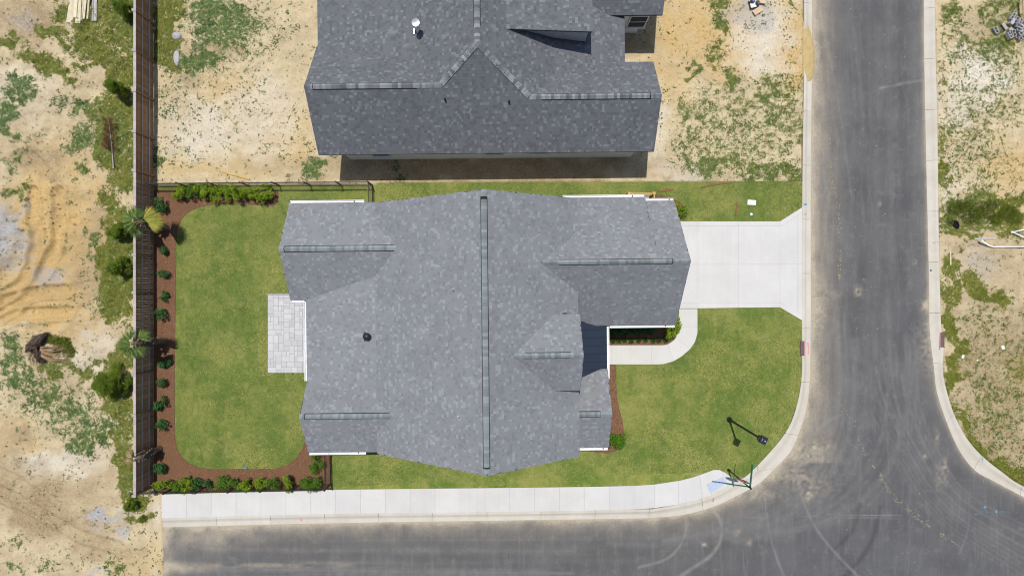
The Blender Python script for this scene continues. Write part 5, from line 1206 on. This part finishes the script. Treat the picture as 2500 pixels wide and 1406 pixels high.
M['lamp_black'] = simple('lamp_black', (.016,.017,.028), (.02,.021,.034), 6, .4, .03)
MB().add([(-.19,-.19,4.96),(.19,-.19,4.96),(.19,.19,4.96),(-.19,.19,4.96),(-.17,-.17,5.03),(.17,-.17,5.03),(.17,.17,5.03),(-.17,.17,5.03)], [(3,2,1,0),(4,5,6,7),(0,1,5,4),(1,2,6,5),(2,3,7,6),(3,0,4,7)]).obj('lamp_roof', M['lamp_black'], root)
MB().lathe([(.045,5.03),(.045,5.09),(.03,5.115),(.0005,5.12)], 14, (.06,-.01)).obj('photocell', M['alu'], root)
MB().box(-.09,-.06,-.08,.07,5.031,5.034).obj('label_strip', M['alu'], root)

# ------------------------------------------------------------ street sign with stop sign
base = G(1777.5, 1145.5); root = empty('street_sign', (base[0], base[1], .03)); tag(root, 'black street sign post with red stop sign and two green name blades', 'street sign')
MB().lathe([(.07,-.1),(.07,.25),(.04,.32),(.034,3.42),(.05,3.45),(.05,3.5),(.0005,3.58)], 12).obj('post', M['black_metal'], root)
def wpt(px, py, z): q = P(px, py, z); return Vector((q[0]-base[0], q[1]-base[1], z))
for (a, b, z) in (((1827,1186),(1774,1178.5),3.18),((1826.5,1184),(1832,1131),3.36)):
    p0 = wpt(a[0], a[1], z); p1 = wpt(b[0], b[1], z); c0 = Vector((0,0,z)); d = (p1-p0); d.z = 0; L = d.length; d.normalize(); ang = math.atan2(d.y, d.x)
    o = MB().bevbox(.06, L+.06, -.009, .009, 0, .21, .004).obj('name_blade', M['green_sign'], root, (0,0,z-.1), (0,0,ang))
    MB().box(.04, .07, -.02, .02, -.02, .24).obj('bracket', M['black_metal'], o)
p0 = wpt(1795.5,1166,2.35); p1 = wpt(1823.6,1173.7,2.35); d = p1-p0; ang = math.atan2(d.y, d.x)
R8 = .38; oc = [(R8*math.cos(math.pi/8+k*math.pi/4), R8*math.sin(math.pi/8+k*math.pi/4)) for k in range(8)]
RX = Matrix.Rotation(math.pi/2, 4, 'X')
mb = MB().prism([(x*1.05, y*1.05) for x, y in oc], -.006, .0, RX); so = mb.obj('stop_plate', M['white'], root, (.0,.05,2.35), (0,0,ang+math.pi))
MB().prism([(x, y) for x, y in oc], .001, .004, RX).obj('stop_face', M['red'], so)
fc = bpy.data.curves.new('lettering', 'FONT'); fc.body = 'STOP'; fc.size = .30; fc.align_x = 'CENTER'; fc.align_y = 'CENTER'; fc.extrude = .001; fc.materials.append(M['white'])
tmp = bpy.data.objects.new('tmp', fc); COL.objects.link(tmp); bpy.context.view_layer.update()
lme = bpy.data.meshes.new_from_object(tmp); bpy.data.objects.remove(tmp); ob('lettering', lme, so, (0,-.006,0), (math.pi/2,0,0))
so.rotation_euler = (0,0,ang+math.pi)

# tactile pad in the kerb ramp
quad = [(1724,1182),(1764,1163),(1773,1177),(1733.6,1202)]; q = [Vector(G(*p)) for p in quad]
c = sum(q, Vector((0,0)))/4
root = MB().prism([(p.x-c.x, p.y-c.y) for p in q], .0, .083).obj('tactile_pad', M['tactile'], None, (c.x, c.y, 0)); tag(root, 'pale blue tactile paving pad on the corner ramp', 'tactile pad')
mb = MB()
for i in range(1, 18):
    for j_ in range(1, 9):
        a = q[0]+(q[1]-q[0])*i/18; b = q[3]+(q[2]-q[3])*i/18; p = a+(b-a)*j_/9-c; mb.cyl((p.x,p.y,.083),(p.x,p.y,.09),.014,.008,6)
o = mb.obj('domes', M['tactile'], root); o['kind'] = 'stuff'

# ------------------------------------------------------------ small site things
g = G(1834.5, 495); root = MB().bevbox(-.24,.24,-.145,.145,-.05,.075,.02).obj('meter_box', M['white'], None, (g[0], g[1], 0), (0,0,math.radians(-4))); tag(root, 'white rectangular meter box lid in the side lawn', 'meter box')
for x in (-.13, .13): MB().cyl((x,0,.074),(x,0,.078),.022,n=10).obj('bolt', M['lumber_grey'], root)
g = G(1833.5, 523.5); root = MB().lathe([(.075,-.05),(.075,.06),(.06,.075),(.0005,.08)], 14).obj('cleanout_cap', M['pvc'], None, (g[0], g[1], 0)); tag(root, 'round white cleanout cap in the lawn by the driveway', 'pipe cap')
# timber screen
g1_, g2_ = P2(1535.5,472.5,1.2), P2(1597,472,1.2); g3_ = (g2_[0], P2(1597,505,1.2)[1])
root = empty('timber_screen', ((g1_[0]+g2_[0])/2, g1_[1], 0)); tag(root, 'new yellow timber post and rail screen behind the garage', 'timber frame'); c = root.location
for p in (g1_, g2_): MB().bevbox(p[0]-c.x-.07, p[0]-c.x+.07, p[1]-c.y-.07, p[1]-c.y+.07, -.1, 1.25, .01).obj('post', M['timber'], root)
for z in (.35,.75,1.12):
    MB().box(g1_[0]-c.x+.07, g2_[0]-c.x-.07, g1_[1]-c.y-.03, g1_[1]-c.y+.03, z, z+.1).obj('rail', M['timber'], root)
    MB().box(g2_[0]-c.x-.03, g2_[0]-c.x+.03, g3_[1]-c.y, g2_[1]-c.y-.07, z, z+.1).obj('rail', M['timber'], root)
g = G(1560, 503); root = empty('air_conditioner', (g[0], g[1], .05)); tag(root, 'grey air conditioner unit half hidden behind the timber screen', 'air conditioner')
MB().bevbox(-.4,.4,-.4,.4,0,.8,.03).obj('casing', M['cmu'], root); MB().lathe([(.3,.8),(.3,.83),(.05,.84),(.0005,.86)], 16).obj('fan_grille', M['black_metal'], root)
# lumber pile
r = random.Random(12); cl = G(205, 10)
boards = [((.0,.0),.36,2.6,0),((.45,-.05),.30,2.5,1),((.28,.25),.17,2.3,2),((.50,.05),.12,2.5,2),((.66,.12),.11,2.4,1),((.80,.18),.11,2.3,2),((.92,.2),.10,2.0,1),((1.12,.1),.09,2.4,0),((1.26,.12),.17,2.2,0)]
for k, ((dx, dy), w, L, lev) in enumerate(boards):
    m_ = M['lumber_grey'] if k >= 7 else M['lumber']
    x0 = G(176,58); pos = (x0[0]+dx+.1, x0[1]+dy+L/2+.0, .05+lev*.055); a = math.radians(-9+ (k*2.1)%8 if k < 7 else -1)
    o = MB().bevbox(-w/2, w/2, -L/2, L/2, 0, .045, .005).obj('lumber_board', m_, None, pos, (0,0,a)); tag(o, ORD[k]+' board from the left in the lumber pile outside the fence', 'board', 'lumber pile outside the fence')
g = G(205,-4); o = MB().bevbox(-.15,.15,-.1,.1,.2,.3,.02).obj('plastic_crate', M['navy'], None, (g[0], g[1], 0), (0,0,-.2)); tag(o, 'dark box lying on the lumber pile', 'box')
# plank on the sand
a, b = G(528,415), G(611,438); d = Vector(b)-Vector(a); o = MB().bevbox(-d.length/2, d.length/2, -.05, .05, 0, .04, .005).obj('plank', M['timber'], None, ((a[0]+b[0])/2, (a[1]+b[1])/2, .06), (0,0,math.atan2(d.y,d.x))); tag(o, 'long tan plank lying on the sand above the metal fence', 'plank')
# concrete blocks
def cmu_mesh():
    mb = MB(); L, W, h, t_ = .39, .19, .19, .035
    mb.box(-L/2,L/2,-W/2,-W/2+t_,0,h); mb.box(-L/2,L/2,W/2-t_,W/2,0,h)
    for x in (-L/2, -t_/2, L/2-t_): mb.box(x, x+t_, -W/2+t_, W/2-t_, .0, h-.001)
    return mb.mesh('concrete_block', M['cmu'])
NTH = ['leftmost']+ORD[1:]+['fifteenth','sixteenth','seventeenth','eighteenth']
cm = cmu_mesh(); r = random.Random(2)
blk = [(2425,78,.0,60),(2443,70,.1,-125),(2463,45,.05,-60),(2460,55,.2,-58),(2473,54,.1,-60),(2470,72,.05,20),(2478,70,.2,25),(2457,92,.0,70),(2466,86,.12,72),(2482,78,.05,10),(2490,95,.0,-35),(2496,62,.1,5),(2497,52,.25,0),(2492,72,.2,80),(2486,86,.2,-30),(2499,84,.1,40),(2505,70,.05,10),(2508,90,.0,-30),(2512,56,.1,60),(2476,62,.28,-60)]
blk = blk[:2]+sorted(blk[2:])
for k, (x, y, z, a) in enumerate(blk):
    g = G(x, y); up = k in (2,4,10,15)
    o = ob('concrete_block', cm, None, (g[0], g[1], max(z, float(gz(x, y)))+(.1 if up else .01)), ((math.pi/2 if k in (1,3,6,13) else 0)+r.uniform(-.15,.15), r.uniform(-.2,.2) if k > 1 else 0, math.radians(-a)))
    lab = {0:'grey hollow block lying alone left of the block pile', 1:'grey block on its side between the lone block and the pile'}.get(k, f'{NTH[k-2]} grey hollow block from the left in the block pile')
    tag(o, lab, 'concrete block', 'concrete block pile')
o = MB().bevbox(-.06,.06,-.75,.75,.02,.07,.005).obj('plank', M['timber'], None, (G(2487,38)[0], G(2487,38)[1], .35), (.1,0,.12)); tag(o, 'tan board leaning on the concrete block pile', 'plank')
# pvc pipes
def pipe(pts, rad, lab, fit=True):
    p3 = [Vector((G(x, y)[0], G(x, y)[1], float(gz(x, y))*.5+z)) for x, y, z in pts]; c = p3[0]
    root = empty('pipe', tuple(c)); tag(root, lab, 'pipe', 'white pipes on the empty lot'); MB().tube([p-c for p in p3], rad, 8).obj('tube', M['pvc'], root, smooth=True)
    MB().cyl(p3[-1]-c, p3[-1]-c+(p3[-1]-p3[-2]).normalized()*.12, rad*1.3, n=8).obj('coupling', M['pvc'], root)
pipe([(2520,603,.15),(2420,603,.12),(2408,600,.15),(2392,590,.25)], .045, 'thick white pipe with an elbow on the bare soil at right')
pipe([(2520,556,.3),(2470,567,.12)], .04, 'short white pipe sloping down beside the ditch grass'); pipe([(2520,588,.25),(2495,580,.2),(2470,568,.12)], .035, 'thin bent white pipe below the sloping pipe'); pipe([(2430,582,.05),(2384,583,.05)], .025, 'thin straight white pipe lying on soil above the elbow pipe')
g = G(2319, 631); o = MB().bevbox(-.04,.04,-.37,.37,.03,.07,.005).obj('stake', M['lumber'], None, (g[0], g[1], 0), (0,0,.03)); tag(o, 'pale wooden stake lying beside the right curb', 'stake')
# drain mouth in the ditch; a flat black disc paints its shaded inside
g = G(2340, 549); zc = float(gz(2340, 549)); root = empty('culvert', (g[0], g[1], zc)); tag(root, 'drain pipe rim with a black disc as painted shade in the grassy ditch', 'drain pipe')
MB().lathe([(.30,-.3),(.30,.10),(.26,.10),(.26,-.02)], 18).obj('pipe_ring', M['vent_dark'], root); MB().cyl((0,0,.0),(0,0,.03),.26,n=18).obj('shade_disc', M['hole_shade'], root)
V, Q, t_ = leaf_cloud(3600, [(.5,.35,.1,.6,.3,.12),(1.0,-.1,.05,.5,.4,.1),(1.5,.3,.1,.6,.4,.12),(2.1,-.15,.2,.4,.4,.12),(2.7,.25,.28,.55,.5,.12),(3.1,-.05,.35,.5,.45,.12),(-.45,.5,.3,.3,.3,.12),(.2,.7,.25,.5,.2,.1),(1.9,.75,.35,.5,.2,.1),(-.5,-.2,.3,.15,.4,.1)], .12, .9, .6, 77, .16)
g = G(2345, 528); o = empty('ditch_grass', (g[0], g[1], -.3)); tag(o, 'tall olive grass filling the ditch on the empty lot', 'tall grass'); ob('foliage', mesh_np('foliage', V, Q, None, M['weed_yel'], {'tint': t_*.7}), o)
# construction scraps at the top
def scrap(px, py, w, l, z, a, mat, name, lab, cat, h=.05, tilt=0.0):
    g = G(px, py); o = MB().bevbox(-w/2,w/2,-l/2,l/2,0,h,min(.01,h*.3)).obj(name, mat, None, (g[0], g[1], z), (tilt,0,math.radians(a))); tag(o, lab, cat); return o
scrap(1845,8,.95,.16,.2,-8,M['tan_board'],'scrap_board','tan board across the top of the scrap heap','board'); scrap(1848,29,.55,.3,.12,33,M['tan_board'],'scrap_board','tan board at the lower side of the scrap heap','board',.04,.12)
scrap(1835,18,.32,.26,.25,14,M['white'],'foam_sheet','white foam sheet lying on the scrap heap','foam sheet',.03)
for k, (x, y, lab) in enumerate(((1832,9,'small navy bucket on the left of the scrap heap'),(1845,14,'larger navy bucket on the right of the scrap heap'))):
    g = G(x, y); o = MB().lathe([(.10,.02),(.13,.3),(.14,.31),(.12,.30),(.0005,.28)], 16).obj('bucket', M['navy'], None, (g[0], g[1], .02)); tag(o, lab, 'bucket'); MB().tube([(-.13,0,.3),(0,.08,.34),(.13,0,.3)], .006, 5).obj('handle', M['alu'], o)
pts = [G(1617,-20),G(1637,2),G(1660,27),(G(1690,65)),G(1727,110)]; o = MB().tube([(p[0],p[1],.03) for p in catmull(pts,4)], .012, 6).obj('cable', M['tan_board'], None); tag(o, 'thin brown cable running over the sand beside the neighbour house', 'cable')
# storm inlets
for px, py, l, m_, lab, sgn in ((1957.5,850,.82,'maroon','maroon storm drain inlet in the left curb with pink paint',1),(2299,829,.84,'maroon','dark storm drain inlet in the right curb',-1)):
    g = G(px, py); root = empty('storm_inlet', (g[0], g[1], 0)); tag(root, lab, 'storm drain', 'storm inlets in the curbs')
    MB().bevbox(-.11,.11,-l/2,l/2,-.1,.095,.02).obj('hood', M[m_], root)
    MB().box(.112*sgn-.003,.112*sgn+.03*sgn,-l/2,l/2,-.06,.06).obj('throat', M['hole_shade'], root) if sgn > 0 else MB().box(-.14,-.112,-l/2,l/2,-.06,.06).obj('throat', M['hole_shade'], root)
    MB().box(.118*sgn if sgn>0 else -.165, .165 if sgn>0 else -.118, -l/2-.12, l/2, .058, .074).obj('pink_lip', M['paint_pink'], root)
# survey paint on grass and pavement
def mark(pts, w, mat, z, lab, name='paint_mark'):
    p = [Vector(G(*q)) for q in pts]; c = p[0]; vs = []
    r = random.Random(int(pts[0][0]))
    for i, q in enumerate(p):
        d = (p[min(i+1,len(p)-1)]-p[max(i-1,0)]).normalized(); nrm = Vector((-d.y, d.x))*w*.5*r.uniform(.5,1.3)
        vs += [(q.x+nrm.x-c.x, q.y+nrm.y-c.y, 0), (q.x-nrm.x-c.x, q.y-nrm.y-c.y, 0)]
    fs = [(2*i,2*i+1,2*i+3,2*i+2) for i in range(len(p)-1)]
    o = MB().add(vs+[(v[0],v[1],-.004) for v in vs], fs+[tuple(k+len(vs) for k in f[::-1]) for f in fs]).obj(name, mat, None, (c.x, c.y, z)); tag(o, lab, 'paint mark', 'survey paint marks'); return o
mark([(1712,458),(1725,455),(1740,452),(1758,449),(1785,447)], .11, M['paint_red'], .075, 'long red paint streak on the lawn edge by the sand')
mark([(1608,468),(1620,466),(1632,464),(1643,463)], .12, M['paint_red'], .075, 'short red paint streak on the lawn near the timber screen')
mark([(1797,494),(1797,505),(1796,512)], .05, M['paint_red'], .075, 'thin red paint line on lawn left of the meter box'); mark([(1797,512),(1797,518),(1796,525)], .13, M['paint_red'], .075, 'red paint arrow head on the lawn left of the cleanout')
mark([(1961,500),(1969,499)], .09, M['paint_blue'], .07, 'light blue paint dash on the left curb'); mark([(1961,523),(1969,523)], .04, M['paint_teal'], .07, 'thin green paint dash on the left curb'); mark([(2278,592),(2290,591)], .05, M['paint_teal'], .07, 'green paint dash on the right curb'); mark([(2271,660),(2274,659)], .1, M['paint_blue'], .06, 'blue paint dot on the right curb')
mark([(2404,1236),(2407,1240)], .14, M['paint_blue'], -.038, 'left blue paint dot on the asphalt at lower right'); mark([(2431,1248),(2436,1249)], .14, M['paint_blue'], -.038, 'right blue paint dot on the asphalt at lower right'); mark([(2442,1249),(2452,1249)], .03, M['paint_blue'], -.038, 'thin blue dash right of the asphalt dots'); mark([(2380,1256),(2390,1254)], .03, M['paint_blue'], -.038, 'thin blue dash left of the asphalt dots'); mark([(2401,1168),(2402,1178)], .03, M['paint_blue'], -.038, 'thin blue dash near the curved right curb'); mark([(2396,1115),(2396,1125)], .06, M['paint_blue'], .07, 'blue paint dash on the curved right curb'); mark([(2408,1243),(2409,1250),(2416,1250)], .025, M['paint_blue'], -.038, 'small blue corner mark between the asphalt dots')
mark([(733,1257),(734,1264),(735,1271)], .05, M['paint_pink'], .045, 'pink paint arrow on the lower curb'); mark([(1741,1214),(1741,1224)], .08, M['paint_orange'], .055, 'orange paint dash on the curb below the ramp'); mark([(1972,836),(1975,848),(1974,866)], .1, M['paint_pink'], -.02, 'pink paint patch on the gutter by the left inlet'); mark([(1848,1136),(1849,1148)], .05, M['paint_teal'], .072, 'green paint mark on the curved curb near the signs')
g = G(601,1141); o = MB().bevbox(-.09,.09,-.04,.04,.05,.12,.01).obj('valve_lid', M['paint_blue'], None, (g[0], g[1], 0), (0,0,-.1)); tag(o, 'small bright blue valve lid at the lower lawn edge', 'valve lid')
for k, (x, y, w, l, a, lab) in enumerate(((2449,848,.16,.22,25,'white litter sheet on the olive grass at right'),(2349,870,.13,.2,-25,'small white litter card near the right curb'),(2385,879,.08,.09,0,'tiny white litter scrap right of the white card'),(433,88,.36,.3,10,'pale grey rock in the grass inside the upper fence'),(434,143,.22,.6,6,'long pale rock below the upper grey rock'))):
    g = G(x, y)
    if k < 3: o = MB().bevbox(-w/2,w/2,-l/2,l/2,.03,.05,.006).obj('litter', M['white'], None, (g[0], g[1], float(gz(x,y))), (0,0,math.radians(a))); tag(o, lab, 'litter')
    else:
        bm = bmesh.new(); bmesh.ops.create_icosphere(bm, subdivisions=3, radius=1); co = np.array([v.co[:] for v in bm.verts]); nn = fbm(co[:,0]*1.5+k*3+co[:,2], co[:,1]*1.5+co[:,2], 4, k)
        for v, q in zip(bm.verts, nn): v.co = Vector((v.co.x*w*.7, v.co.y*l*.7, v.co.z*.12))*(.6+.8*q)
        me = bpy.data.meshes.new('rock'); bm.to_mesh(me); bm.free(); me.materials.append(M['cmu']); o = ob('rock', me, None, (g[0], g[1], float(gz(x,y))+.03)); tag(o, lab, 'rock')
